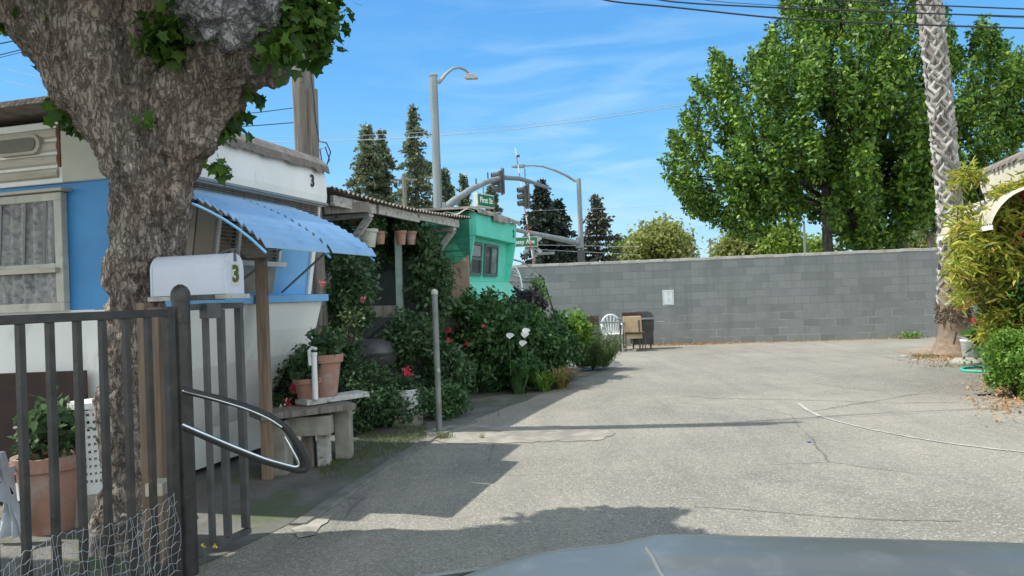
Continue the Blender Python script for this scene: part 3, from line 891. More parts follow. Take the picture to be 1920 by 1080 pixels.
MB().grid(curtain, 130, 6).build('curtain', M_CURT, t3, smooth=True)
for xa, xb in ((-1.50, -1.40), (-1.185, -1.165), (-1.00, -0.97), (-0.91, -0.88)):
    MB().prism([(xa, 1.87), (xb, 1.87), (xb + .03, 2.325), (xa + .03, 2.325)], fy, -0.056, -0.053).build('curtain_gap', M_GLASS, t3)


# end wall details, on the leaning wall
def lean(s, z, off=0.0):
    x = -0.16 + 0.14 * (z - 1.575) / 0.885 + 0.012 + off
    return T3((x, z), s)


def panel(s0, s1, z0, z1, off, th, name, mat, parent, bevel=0):
    m = MB()
    vs = [lean(s0, z0, off), lean(s1, z0, off), lean(s1, z1, off), lean(s0, z1, off), lean(s0, z0, off + th), lean(s1, z0, off + th), lean(s1, z1, off + th), lean(s0, z1, off + th)]
    m.add(vs, [(0, 3, 2, 1), (4, 5, 6, 7), (0, 1, 5, 4), (1, 2, 6, 5), (2, 3, 7, 6), (3, 0, 4, 7)])
    return m.build(name, mat, parent, bevel=bevel)


panel(0.10, 0.36, 1.60, 2.30, 0.003, 0.02, 'rust_patch', M_RUST, t3)
panel(0.37, 0.44, 1.60, 2.30, 0.003, 0.03, 'window_post', M_CREAM, t3)
panel(0.45, 1.62, 1.88, 2.34, 0.003, 0.012, 'end_window', M_GLASS, t3)
m = MB()
for i in range(14):
    z = 1.90 + i * 0.031
    m.bar(lean(0.72, z, 0.03), lean(1.60, z, 0.03), 0.02, 0.006, UZ)
m.build('blind', surf('blind_grey', (0.38, 0.36, 0.32), None, 5, 0.6), t3)
panel(0.46, 0.68, 1.90, 2.34, 0.018, 0.014, 'corrugated_cover', surf('beige_panel', (0.45, 0.41, 0.34), (0.36, 0.32, 0.26), 30, 0.7, 0.1, stretch=(6, 6, 0.2)), t3)
for s in (0.70, 0.98, 1.60):
    panel(s, s + 0.035, 1.88, 2.35, 0.016, 0.035, 'window_frame', M_WHITE, t3)
panel(0.45, 1.68, 1.835, 1.88, 0.003, 0.09, 'window_sill', M_WHITE, t3, 0.005)
panel(0.80, 1.62, 1.60, 1.815, 0.003, 0.012, 'beige_board', surf('beige_board', (0.36, 0.34, 0.27), None, 8, 0.6), t3)
m = MB()
for i in range(6):
    m.prism([(-.03, 2.36 + i * .017), (.03, 2.362 + i * .017), (.03, 2.372 + i * .017), (-.03, 2.375 + i * .017)], T3, 0.01, W3 - .05)
m.build('vent_louvre', M_GWOOD, t3)
aw = slats(T3, 0.02, 0.90, 2.40, 1.90, 0.88, 14, 'awning', M_AWN, t3)
slats(T3, 0.915, 1.70, 2.40, 1.90, 0.90, 14, 'awning', M_AWN, t3)
for s in (0.02, 0.905, 1.70):
    pts = []
    for i in range(9):
        a_ = i / 8
        pts.append(T3((0.88 * a_, 2.352 - 0.5 * (a_ * 0.68 + 0.32 * a_ ** 3.2)), s))
    MB().tube(pts, 0.010, 6).build('awning_frame', M_LBLUE, t3)
m = MB()
m.bar(T3((-.10, 1.68), 1.05), T3((0.55, 2.08), 1.02), 0.022, 0.012)
m.bar(T3((-.10, 1.60), 1.72), T3((0.62, 2.05), 1.55), 0.022, 0.012)
m.build('awning_strut', M_GALV, t3)
# number 3 on the upper band
p = T3((.0955, 2.68), s_of(579) - 0.02)
text('number_three', '3', 0.165, M_INK, frame(p, ES, UZ), t3, 0.003, 0.004, 0.9)

# --- green trailer
KG = (-0.64, 12.3, 0)
TG = local(KG); WG = 2.42
tg = thing('travel_trailer', TG((-2, 0), 1.5), 'mint green travel trailer with number 2 and two dark windows above the garden hedge', 'trailer')
MB().prism([(-7, 0.2), (-.25, 0.2), (-.15, .6), (0.02, 1.15), (.16, 1.40), (-.02, 1.68), (-.10, 1.745), (-7, 1.745)], TG, 0.0, WG).build('lower_body', M_GREEN2, tg)
MB().prism([(-7, 1.75), (-.14, 1.75), (-.08, 2.49), (-7, 2.49)], TG, 0, WG).build('body', M_GREEN, tg)
MB().prism([(-7, 2.493), (.10, 2.493), (.12, 2.86), (.02, 2.90), (-7, 2.95)], TG, -0.02, WG + .02).build('upper_band', M_GREEN, tg, bevel=0.008)
MB().prism([(-.20, 1.752), (-.10, 2.489), (.10, 2.489), (-.06, 1.752)], TG, WG - 0.05, WG + 0.015).build('end_fin', M_GREEN, tg)
MB().prism([(-.20, 1.752), (-.10, 2.489), (.06, 2.489), (-.10, 1.752)], TG, -0.015, 0.04).build('end_fin', M_GREEN, tg)
fg = lambda p, s: Vector(KG) + EX * p[0] + ES * s + UZ * p[1]
m = MB()
for i in range(9):
    z = 1.95 + 0.105 * i
    m.prism([(-7, z), (-.02, z), (-.02, z + .10), (-7, z + .10)], fg, -0.030 - 0.004 * (i % 2), -0.022)
m.build('side_siding', M_DGREEN, tg)
# curved tan panel low on the side
pts = [(-.04, 0.25), (-.04, 2.17), (-.14, 2.10), (-.26, 2.04), (-.40, 2.00), (-.60, 1.97), (-1.2, 1.94), (-1.2, 0.25)]
MB().prism(pts, fg, -0.075, -0.04).build('tan_side_panel', M_TAN, tg)
m = MB()
nn_ = 40
for i in range(nn_):
    s0, s1 = -0.10 + (WG + .20) * i / nn_, -0.10 + (WG + .20) * (i + 1) / nn_
    dz = 0.03 + random.uniform(0, 0.035) + (0.05 if 12 < i < 26 else 0)
    h = 0.02 * math.sin(i * 0.5)
    m.prism([(-1.5, 2.96), (.05, 2.93 + h), (.15, 2.90 + h), (.17, 2.90 - dz), (.185, 2.90 - dz), (.17, 2.915 + h), (.05, 2.965 + h), (-1.5, 3.0)], TG, s0, s1 + .0005)
m.build('roof_edge', surf('torn_roofing', (0.16, 0.14, 0.12), (0.30, 0.28, 0.25), 5, 0.9, 0.5, 30), tg)


def leang(s, z, off=0.0):
    return TG((-0.14 + 0.06 * (z - 1.75) / 0.74 + off, z), s)


def gwin(s0, s1, z0, z1, split):
    def quad(a0, a1, b0, b1, off, th, name, mat, parent):
        m = MB()
        vs = [leang(a0, b0, off), leang(a1, b0, off), leang(a1, b1, off), leang(a0, b1, off), leang(a0, b0, off + th), leang(a1, b0, off + th), leang(a1, b1, off + th), leang(a0, b1, off + th)]
        m.add(vs, [(0, 3, 2, 1), (4, 5, 6, 7), (0, 1, 5, 4), (1, 2, 6, 5), (2, 3, 7, 6), (3, 0, 4, 7)])
        return m.build(name, mat, parent)
    g = surf('window_frame_grey%d' % int(s0 * 10), (0.10, 0.16, 0.15), None, 5, 0.5)
    m = MB()
    w_ = 0.05
    segs = [(s0, s1, z0, z0 + w_), (s0, s1, z1 - w_, z1), (s0, s0 + w_, z0 + w_, z1 - w_), (s1 - w_, s1, z0 + w_, z1 - w_)]
    if split == 'h': segs.append((s0 + w_, s1 - w_, (z0 + z1) / 2 - .02, (z0 + z1) / 2 + .025))
    else: segs.append(((s0 + s1) / 2 - .02, (s0 + s1) / 2 + .02, z0 + w_, z1 - w_))
    for a0, a1, b0, b1 in segs:
        vs = [leang(a0, b0, 0.003), leang(a1, b0, 0.003), leang(a1, b1, 0.003), leang(a0, b1, 0.003), leang(a0, b0, .035), leang(a1, b0, .035), leang(a1, b1, .035), leang(a0, b1, .035)]
        m.add(vs, [(0, 3, 2, 1), (4, 5, 6, 7), (0, 1, 5, 4), (1, 2, 6, 5), (2, 3, 7, 6), (3, 0, 4, 7)])
    wn = m.build('window', g, tg)
    quad(s0 + w_, s1 - w_, z0 + w_, z1 - w_, 0.004, 0.008, 'pane', M_GLASS, tg)
    if split == 'v':
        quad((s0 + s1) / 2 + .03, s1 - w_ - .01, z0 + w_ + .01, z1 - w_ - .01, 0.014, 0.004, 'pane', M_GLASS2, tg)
    else:
        quad(s0 + w_ + .01, s1 - w_ - .01, (z0 + z1) / 2 + .05, z1 - w_ - .01, 0.014, 0.004, 'curtain', surf('lace', (0.30, 0.32, 0.31), None, 20, 0.8), tg)


gwin(0.18, 0.78, 1.84, 2.42, 'h')
gwin(0.94, 1.76, 1.84, 2.42, 'v')
p = TG((.125, 2.66), WG - 0.22)
text('number_two', '2', 0.20, M_INK, frame(p, ES, UZ), tg, 0.003, 0.004, 0.9)

# --- cream trailer on the right (faces the other way)
KR = (7.42, 11.6, 0)
TR = lambda p, s: Vector(KR) + EX * (-p[0]) - ES * s + UZ * p[1]
tr = thing('travel_trailer', TR((-2, 0), 1.1), 'cream travel trailer with number 10 and ribbed awning behind the yellow green shrub', 'trailer')
MB().prism([(-6, 0.1), (-.3, 0.1), (-.1, 1.0), (0, 1.5), (-6, 1.5)], TR, 0, 2.4).build('skirt', M_CREAM2, tr)
MB().prism([(-6, 1.503), (-.30, 1.503), (-.16, 2.79), (-6, 2.79)], TR, 0.03, 2.4).build('body', M_CREAM2, tr)
MB().prism([(-.28, 1.6), (-.16, 2.79), (.03, 2.79), (-.16, 1.6)], TR, 0.0, 0.06).build('end_fin', M_CREAM2, tr)
MB().prism([(-6, 2.793), (.06, 2.793), (.08, 3.08), (.02, 3.14), (-6, 3.2)], TR, -0.02, 2.42).build('upper_band', M_CREAM2, tr, bevel=0.01)
m = MB()
for i in range(30):
    s0, s1 = -0.05 + 2.5 * i / 30, -0.05 + 2.5 * (i + 1) / 30
    dz = random.uniform(0.02, 0.07)
    m.prism([(-1, 3.21), (.03, 3.15), (.09, 3.10), (.10, 3.10 - dz), (.11, 3.10 - dz), (.10, 3.12), (.04, 3.18), (-1, 3.24)], TR, s0, s1 + .0005)
m.build('roof_edge', M_TAR, tr)
M_CAW = surf('cream_awning', (0.44, 0.41, 0.32), (0.36, 0.33, 0.26), 5, 0.55, 0.05)


def cawn(u, v):
    s_ = -.05 + 2.35 * u
    a_ = v
    x_ = .66 * (1 - (1 - a_) ** 1.15)
    z_ = 2.66 - .16 * a_ - .34 * a_ ** 3.5
    k = abs(((u * 26) % 1) - .5) * 2
    return TR((x_, z_ + .03 * (1 - k ** 3)), s_)


MB().grid(cawn, 208, 14).build('awning', M_CAW, tr, solid=.006)
pts = [(.66 * (1 - (1 - i / 10) ** 1.15), 2.66 - .16 * i / 10 - .34 * (i / 10) ** 3.5) for i in range(11)]
MB().prism(pts + [(0.05, 2.16)], TR, -0.075, -0.055).build('awning_side', M_CAW, tr)
MB().prism([(0.645, 2.10), (0.69, 2.10), (0.69, 2.16), (0.645, 2.16)], TR, -0.08, 2.32).build('awning_lip', M_WHITE, tr)
text('number_ten', '10', 0.20, M_INK, frame(TR((.085, 2.93), 0.17), -ES, UZ), tr, 0.003, 0.003, 0.85)
m = MB().prism([(-.22, 1.75), (-.17, 2.5), (-.155, 2.5), (-.205, 1.75)], TR, 0.35, 1.9)
m.build('window', M_GLASS, tr)

# ------------------------------------------------------------------ patio roof between the trailers
tp = thing('patio_roof', (-2.2, 10, 0), 'rusty corrugated patio roof on weathered white timber beams between the two trailers', 'patio cover')
A0, A1 = P(604, 366, 8.35), P(862, 418, 11.9)
A0.z = A1.z = (A0.z + A1.z) / 2 + 0.0
dirb = (A1 - A0).normalized()
back = Vector((-dirb.y, dirb.x, 0))


def roofpt(u, v):
    p = A0 + (A1 - A0) * u * 1.06 - back * 0.12 + back * (3.6 * v)
    sag = -0.06 * math.sin(math.pi * u) * (1 - v)
    return p + UZ * (0.085 + 0.05 * v + sag + 0.018 * math.sin(u * 2 * math.pi * 42))


MB().grid(roofpt, 300, 4).build('corrugated_sheet', M_ROOFC, tp, solid=0.006)
m = MB()
for i, (u0, u1, dz) in enumerate(((0.05, 0.30, .02), (0.32, .62, 0.04), (.6, .98, 0.0))):
    a_, b_ = A0.lerp(A1, u0), A0.lerp(A1, u1)
    m.bar(a_ + UZ * (-.02 - dz * .4), b_ + UZ * (-.03 - dz * .6), 0.05, 0.12)
m.build('fascia_beam', M_WWOOD, tp, bevel=0.004)
m = MB()
for u in (0.28, 0.95):
    a_ = A0.lerp(A1, u) - UZ * 0.12
    m.bar(a_, a_ + back * 1.6, 0.10, 0.05, UZ)
    m2 = MB(); m2.bar(a_ - UZ * .02 + back * .03, a_ - UZ * 1.0 + back * 0.9, 0.05, 0.09); m2.build('brace', M_WWOOD, tp, bevel=0.004)
m.build('cross_beam', M_WWOOD, tp, bevel=0.004)
MB().bar(P(606, 392, 8.6), P(690, 388, 9.1), 0.06, 0.12).build('tie_beam', M_GWOOD, tp)
m = MB().bar(P(745, 600, 10.6) * Vector((1, 1, 0)) if False else Vector((P(750, 620, 10.6).x, 10.6, 0)), Vector((P(748, 480, 10.6).x, 10.6, 2.55)), 0.09, 0.09)
m.build('post', surf('pale_green_post', (0.30, 0.40, 0.36), (0.22, 0.30, 0.27), 5, 0.7, 0.1), tp)
m = MB().bar(Vector((-5.2, 9.4, 0)), Vector((-5.2, 9.4, 2.55)), 0.09, 0.09)
m.build('post', M_GWOOD, tp)
# torn pale roll of roofing on the corner
m = MB()
m.grid(lambda u, v: P(815 + 75 * u, 402 - 8 * u - 2 * v + 2 * math.sin(u * 14), 12.1 + 0.8 * v) + UZ * (0.02 * math.sin(u * 9 + v * 3)), 30, 4)
tag(m.build('roofing_sheet', surf('pale_felt', (0.52, 0.46, 0.38), (0.3, 0.26, 0.22), 6, 0.9, 0.4), tp, solid=0.01))

# added dark backing that stands in for the deep shade behind the patio
t = thing('shade_backdrop', (-3.6, 12.2, 0), 'made up dark wall standing in for deep shade behind the covered patio', 'shade_backdrop')
MB().box((-4.0, 12.9, 1.15), (5.4, 0.9, 2.3)).build('wall', surf('backdrop_dark', (0.035, 0.045, 0.05), (0.055, 0.06, 0.06), 4, 0.9, 0.3, stretch=(4, 4, 0.4)), t)  # wall of the added shade backdrop
MB().box((-4.0, 12.85, 2.34), (5.6, 1.2, 0.07)).build('backdrop_roof', M_TAR, t)
MB().box((-2.2, 12.43, 1.0), (0.8, 0.03, 1.95)).build('door', surf('backdrop_door', (0.07, 0.085, 0.09), None, 5, 0.8), t)  # door of the added shade backdrop

# things under the patio
t = thing('wooden_bench', P(705, 660, 10.4) * Vector((1, 1, 0)), 'grey slatted bench back in shade under the patio roof', 'bench')
c0 = P(672, 585, 10.3); c1 = P(745, 583, 10.5)
MB().bar(c0, c1, 0.03, 0.16).build('top_rail', M_GWOOD, t)
MB().bar(P(675, 645, 10.3), P(745, 640, 10.5), 0.03, 0.12).build('lower_rail', M_GWOOD, t)
m = MB()
for i in range(14):
    a_ = i / 13
    m.bar(P(678 + 65 * a_, 595, 10.4), P(678 + 65 * ((a_ + 0.15) % 1), 640, 10.4), 0.012, 0.02)
m.build('lattice', M_DARK, t)
for u in (676, 742):
    b0 = P(u, 600, 10.4); MB().bar(Vector((b0.x, b0.y, 0)), b0 + UZ * .05, 0.06, 0.06).build('leg', M_GWOOD, t)
MB().box(P(710, 668, 10.1), (0.6, 0.5, 0.05)).build('seat', M_GWOOD, t)
c = P(703, 664, 9.7)
t = thing('barbecue', (c.x, c.y, 0), 'dark domed kettle barbecue standing in front of the shaded bench', 'barbecue')
MB().lathe([(0.30, 0), (0.31, .03), (.28, .10), (.20, .16), (.06, .20)], c, 24).build('lid', M_DARK, t, smooth=True)
MB().lathe([(0.05, -.22), (.18, -.20), (.28, -.10), (.31, -.005)], c, 24).build('bowl', M_DARK, t, smooth=True)
for k in range(3):
    a_ = k * 2.1
    MB().tube([c + V(.15 * math.cos(a_), .15 * math.sin(a_), -.19), V(c.x + .3 * math.cos(a_), c.y + .3 * math.sin(a_), 0)], 0.012, 6).build('leg', M_DARK, t)

# hanging pots
pot_prof = lambda r, h: [(r * .7, 0), (r * .72, .01), (r * .95, h * .82), (r * 1.08, h * .83), (r * 1.1, h), (r * .98, h), (r * .94, h * .9)]


def hang_pot(u, v0, v1, y, r, mat, label, tilt=0):
    b_ = P(u, v1, y); tp_ = P(u, v0, y); h = (tp_ - b_).z
    t = thing('hanging_pot', b_, label, 'hanging pot', 'pots hung under the patio roof')
    MB().lathe(pot_prof(r, h), b_, 18).build('pot', mat, t, smooth=True)
    pts = blob((b_.x, b_.y, b_.z + h + .08), (r * 1.1, r * 1.1, 0.12), 160, 0.8)
    leaves('plant', pts, 0.07, L_DARK, t, T_LEAF)
    m = MB()
    for k in range(3):
        a_ = k * 2.09 + .3
        m.tube([b_ + V(r * math.cos(a_), r * math.sin(a_), h), V(b_.x, b_.y, b_.z + h + .33)], 0.003, 4)
    m.build('wire', M_WIRE, t)


hang_pot(690, 430, 464, 9.6, 0.13, surf('white_ceramic', (0.5, 0.52, 0.45), None, 5, 0.4), 'white glazed pot hanging leftmost under the patio roof')
hang_pot(713, 434, 458, 9.8, 0.075, M_TERRA, 'small terracotta pot hanging right next to the white hanging pot')
hang_pot(752, 433, 459, 10.3, 0.08, M_TERRA, 'terracotta pot hanging in the middle of the three brown ones')
hang_pot(771, 434, 459, 10.6, 0.08, M_TERRA, 'terracotta pot hanging farthest right below the patio beam')

# air conditioner on the tan panel
c = P(842, 575, 11.8)
t = thing('air_conditioner', c, 'small white air conditioner box with two dark grilles behind the grey pipe post', 'air conditioner')
MB().box(c, (0.34, 0.28, 0.24)).build('case', surf('ac_case', (0.26, 0.27, 0.26), None, 5, 0.6), t, bevel=0.01)
for dx in (-.08, .08):
    MB().box(c + V(dx, -.145, 0), (.10, .012, .16)).build('grille', M_DARK, t)
MB().box(c + V(0, .05, -.5), (.3, .3, .76)).build('stand', M_GWOOD, t)
MB().box(c + V(0, 0, .135), (.40, .32, .02)).build('cover', M_GWOOD, t)

# ------------------------------------------------------------------ the big plane tree on the left
YT = 4.76


def TP(u, v, dy=0):
    return P(u, v, YT + dy)


pm = YT / FPX


def solid_tree(tubes, voxel, disp, name, mat, parent):
    m = MB()
    for pts, rs in tubes:
        # resample
        P3, R3 = [], []
        for i in range(len(pts) - 1):
            for k in range(4):
                a_ = k / 4
                P3.append(Vector(pts[i]).lerp(Vector(pts[i + 1]), a_)); R3.append(rs[i] * (1 - a_) + rs[i + 1] * a_)
        P3.append(Vector(pts[-1])); R3.append(rs[-1])
        m.tube(P3, R3, 20)
    me = bpy.data.meshes.new('tmp'); me.from_pydata(m.v, [], m.f)
    bm = bmesh.new(); bm.from_mesh(me); bmesh.ops.recalc_face_normals(bm, faces=bm.faces); bm.to_mesh(me); bm.free()
    o = bpy.data.objects.new('tmp', me); COL.objects.link(o)
    md = o.modifiers.new('r', 'REMESH'); md.mode = 'VOXEL'; md.voxel_size = voxel
    sm = o.modifiers.new('s', 'SMOOTH'); sm.iterations = 5
    dg = bpy.context.evaluated_depsgraph_get()
    me2 = bpy.data.meshes.new_from_object(o.evaluated_get(dg))
    bpy.data.objects.remove(o)
    n = len(me2.vertices)
    nr = [v.normal.copy() for v in me2.vertices]
    for v, nv in zip(me2.vertices, nr):
        v.co += nv * disp(v.co, nv)
    me2.materials.clear(); me2.materials.append(mat)
    for p_ in me2.polygons: p_.use_smooth = True
    me2.name = name
    return link(name, me2, parent)


def bark_disp(p, n):
    a_ = noise.fractal(p * 2.2, 0.9, 2.0, 4) * 0.050
    q = Vector((p.x * 11, p.y * 11, p.z * 3.2))
    q = q + noise.noise_vector(p * 5) * 0.9
    r = 1 - abs(noise.noise(q)) * 2.0
    r2 = 1 - abs(noise.noise(q * 2.3 + Vector((5, 5, 5)))) * 2
    k_ = max(0, noise.noise(p * 3.1 + Vector((9, 2, 4)))) ** 2 * .12
    return a_ * 1.1 + 0.030 * r - 0.016 + 0.016 * r2 + 0.009 * noise.noise(p * 40) + k_


tt = thing('plane_tree', TP(246, 1000) * Vector((1, 1, 0)), 'thick gnarled grey brown plane tree with stubby pollarded limbs beside the iron fence', 'tree')
tubes = [
    ([TP(238, 1030), TP(240, 950), TP(238, 850), TP(240, 760), TP(245, 680), TP(252, 600), TP(262, 520), TP(273, 470), TP(283, 420), TP(288, 370), TP(292, 320, -.05), TP(300, 270, -.08)],
     [x * pm for x in (70, 52, 46, 42, 41, 44, 50, 56, 60, 64, 72, 76)]),
    ([TP(285, 330, -.04), TP(268, 265, -.08), TP(225, 195, -.10), TP(175, 120, -.12), TP(130, 45, -.12), TP(80, -50, -.12), TP(30, -190, -.1)],
     [x * pm for x in (62, 72, 78, 84, 92, 90, 60)]),
    ([TP(298, 318, -.05), TP(334, 240, -.08), TP(372, 165, -.10), TP(425, 92, -.08), TP(492, 38, -.1), TP(528, -5, -.12), TP(520, -60, -.1)],
     [x * pm for x in (60, 60, 64, 76, 80, 68, 50)]),
    ([TP(265, 190, -.04), TP(300, 60, -.05), TP(310, -80, -.1), TP(320, -200, -.1)], [x * pm for x in (60, 60, 50, 30)]),
    ([TP(430, 60, -.05), TP(400, -40, .05), TP(390, -160, .1)], [x * pm for x in (70, 70, 40)]),
    ([TP(150, 60, -.1), TP(190, 10, -.2), TP(200, -50, -.2)], [x * pm for x in (60, 62, 50)]),
    ([TP(60, 0, -.12), TP(-20, -60, -.12), TP(-140, -110, -.12)], [x * pm for x in (60, 55, 50)]),
    ([TP(290, 420, -.1), TP(300, 380, -.12), TP(295, 340, -.1)], [x * pm for x in (35, 48, 35)]),
]
solid_tree(tubes, 0.016, bark_disp, 'trunk', M_BARK, tt)


def burl_disp(p, n):
    q = p * 9
    c_ = noise.voronoi(q)[0]
    return 0.075 * (c_[1] - c_[0]) + 0.035 * noise.fractal(p * 4, 0.9, 2, 4)


solid_tree([([TP(355, 30, -.30), TP(410, 15, -.36), TP(470, 10, -.38), TP(525, 15, -.34)], [x * pm for x in (42, 62, 64, 44)]),
            ([TP(420, -60, -.30), TP(430, 20, -.34), TP(440, 55, -.32)], [x * pm for x in (50, 62, 34)])], 0.016, burl_disp, 'burl', M_BURL, tt)
MB().tube([TP(208, 396, -.05), TP(222, 398, -.03)], [0.028, 0.03], 12).build('branch_stub', surf('cut_branch', (0.45, 0.40, 0.32), None, 8, 0.8), tt, smooth=True)
# leafy sprouts that show
sprouts = [((315, 60, -.35), (42, 34), 34), ((345, 40, -.42), (34, 22), 20), ((300, 95, -.33), (30, 22), 18), ((520, 95, -.42), (34, 40), 40), ((560, 30, -.3), (45, 50), 60),
           ((600, 50, -.2), (30, 50), 60), ((612, 10, -.1), (24, 34), 40), ((600, 95, -.1), (14, 22), 14), ((590, -10, -.2), (50, 30), 60),
           ((130, 175, .0), (26, 36), 26), ((140, 215, -.05), (24, 22), 30), ((150, 245, -.02), (14, 12), 10), ((440, 225, .05), (16, 26), 16), ((430, 245, .05), (14, 10), 6), ((412, 315, 0), (20, 18), 9),
           ((10, 35, 0), (30, 30), 22), ((90, 40, -.3), (36, 24), 16), ((100, 10, -.3), (30, 18), 10), ((282, 228, -.33), (6, 6), 3), ((480, 180, .02), (12, 8), 5), ((200, 395, -.1), (6, 5), 0)]
pp, dd = [], []
twig = MB()
for (u, v, dy), (ru, rv), k in sprouts:
    if k == 0: continue
    c = TP(u, v, dy)
    for _ in range(int(k * 2.6)):
        o_ = Vector((random.gauss(0, ru * pm * .55), random.gauss(0, 0.07), random.gauss(0, rv * pm * .55)))
        pp.append(c + o_)
        dd.append((o_.x * 3, -0.25, -0.35 + o_.z * 2))
    for _ in range(max(2, k // 8)):
        e_ = c + Vector((random.gauss(0, ru * pm * .5), random.gauss(0, .04), random.gauss(0, rv * pm * .5)))
        twig.tube([c + Vector((random.uniform(-.05, .05), .10, 0)), (c + e_) / 2 + UZ * .02, e_], [.006, .004, .002], 5)
leaves('sprout_leaves', [tuple(p) for p in pp], 0.072, L_SPROUT, tt, T_MAPLE, 0.15, [tuple(d) for d in dd], 0.45)
twig.build('twig', M_BARK2, tt)
# unseen top: leafy shoots above the cut limbs, they cast the leafy shade in the foreground
pp = []
while len(pp) < 8600:
    x, y, z = random.uniform(-7.0, -1.3), random.uniform(1.9, 5.5), random.uniform(3.75, 4.45)
    gx, gy = x + .65 * z, y - .052 * z
    if gx > 1.0 + .10 * noise.noise(Vector((y * 5, z, 3))) or gy > 5.15 - min(.66, .9 * max(0, .15 - gx)) + .10 * noise.noise(Vector((x * 5, z, 0))): continue
    if y > 3.2 and z < 3.9 and False: continue
    pp.append((x, y, z))
leaves('foliage', pp, 0.15, L_TREE, tt, T_MAPLE, 0.4)

# ------------------------------------------------------------------ utility pole behind the trailer
t = thing('utility_pole', (-2.28, 8.6, 0), 'tall weathered timber utility pole rising behind the trailer with number 3', 'utility pole')
pb, ptp = P(576, 300, 8.5), P(566, 110, 8.5)
dv = (ptp - pb).normalized()
base_ = pb - dv * (pb.z / dv.z); top_ = pb + dv * ((7.8 - pb.z) / dv.z)
MB().tube([base_, pb, top_], [0.145, 0.130, 0.105], 16).build('shaft', M_GWOOD, t, smooth=True)
s0 = P(590, 330, 8.42); s1 = P(586, 168, 8.42); ds = (s1 - s0).normalized()
MB().tube([s0 - ds * (s0.z / ds.z), s1], [0.062, 0.058], 12).build('stub_pole', M_GWOOD, t, smooth=True)
m = MB()
pts = [P(578, 105, 8.3), P(588, 180, 8.28), P(592, 230, 8.28), P(598, 265, 8.28), P(612, 268, 8.28), P(620, 285, 8.28), P(612, 312, 8.28), P(603, 300, 8.28), P(600, 280, 8.28), P(610, 276, 8.28), P(618, 300, 8.3), P(606, 318, 8.28)]
m.tube(pts, 0.007, 6)
m.build('cable', M_WIRE, t)
MB().bar(top_ + V(-.6, 0, -.35), top_ + V(.6, 0, -.35), 0.09, 0.11).build('cross_arm', M_GWOOD, t)


def wire(px, y, r, label, mat=M_WIRE, ys=None, ext=None):
    pts = [P(u, v, y if ys is None else ys[i]) for i, (u, v) in enumerate(px)]
    if ext is not None: pts = [ext] + pts
    # smooth
    q = []
    for i in range(len(pts) - 1):
        for k in range(6):
            q.append(pts[i].lerp(pts[i + 1], k / 6))
    q.append(pts[-1])
    for _ in range(4):
        q = [q[0]] + [(q[i - 1] + q[i] * 2 + q[i + 1]) / 4 for i in range(1, len(q) - 1)] + [q[-1]]
    o = MB().tube(q, r, 6).build('overhead_wire', mat)
    tag(o, label, 'wire', 'overhead wires')


tv = top_ - UZ * 1.4
wire([(1100, 0), (1250, 12), (1440, 33), (1600, 42), (1760, 48), (1920, 53), (2100, 58)], 8.75, 0.0105, 'lowest thick black cable crossing in front of the big tree top', ext=tv)
wire([(1170, 0), (1440, 14), (1700, 24), (1920, 31), (2100, 36)], 8.8, 0.0095, 'middle black cable of the three crossing at the upper right', ext=tv + UZ * .3)
wire([(1470, -4), (1700, 8), (1920, 17), (2100, 22)], 8.85, 0.009, 'uppermost black cable at the top right, touching the palm trunk top', ext=tv + UZ * .5)
wire([(1250, -2), (1500, 13), (1920, 34), (2100, 40)], 9.0, 0.004, 'thin black wire just below the middle thick cable', ext=tv + UZ * .35)
wire([(-40, 90), (48, 72), (120, 60)], 9.0, 0.008, 'upper dark wire left of the plane tree', M_WIRE)
wire([(-40, 113), (68, 86), (120, 75)], 9.0, 0.006, 'paired dark wire below the upper one, left of the plane tree', M_WIRE)
wire([(-40, 118), (68, 91), (120, 80)], 9.0, 0.004, 'lowest of the three dark wires left of the plane tree', M_WIRE)
wire([(-40, 118), (105, 152), (200, 175)], 20.0, 0.006, 'faint grey wire sloping down above the left roof', M_WIREG)
wire([(-40, 138), (105, 176), (200, 200)], 20.0, 0.006, 'lowest faint grey wire just above the left roof', M_WIREG)
wire([(400, 268), (560, 266), (700, 262), (820, 255), (960, 243), (1100, 226), (1290, 196), (1420, 170)], 42, 0.022, 'lower pale far wire running from the timber pole past the street lamp', M_WIREG)
wire([(400, 258), (560, 257), (700, 253), (820, 247), (960, 236), (1100, 221), (1290, 192), (1420, 165)], 43, 0.013, 'upper pale far wire running past the street lamp', M_WIREG)
wire([(440, 215), (500, 209), (560, 201)], 15, 0.009, 'short dark wire meeting the timber pole, upper one', M_WIRE)
wire([(440, 238), (500, 234), (560, 229)], 15, 0.010, 'short dark wire meeting the timber pole, lower one', M_WIRE)
wire([(900, 400), (1050, 393), (1180, 390), (1290, 382)], 60, 0.010, 'thin far wire between the dark conifers and the big tree', M_WIREG)
wire([(985, 467), (1050, 470), (1200, 478)], 55, 0.012, 'low far wire just above the block wall by the crossbuck', M_WIREG)
wire([(985, 459), (1060, 460), (1200, 463)], 55, 0.012, 'second low far wire above the block wall by the crossbuck', M_WIREG)


# ------------------------------------------------------------------ street lamp and signals beyond the wall
def vpole(u, v, y, ztop, r0, r1, name, mat, t, n=16):
    b_ = P(u, v, y)
    MB().tube([V(b_.x, y, 0), V(b_.x, y, ztop)], [r0, r1], n).build(name, mat, t, smooth=True)
    return V(b_.x, y, ztop)


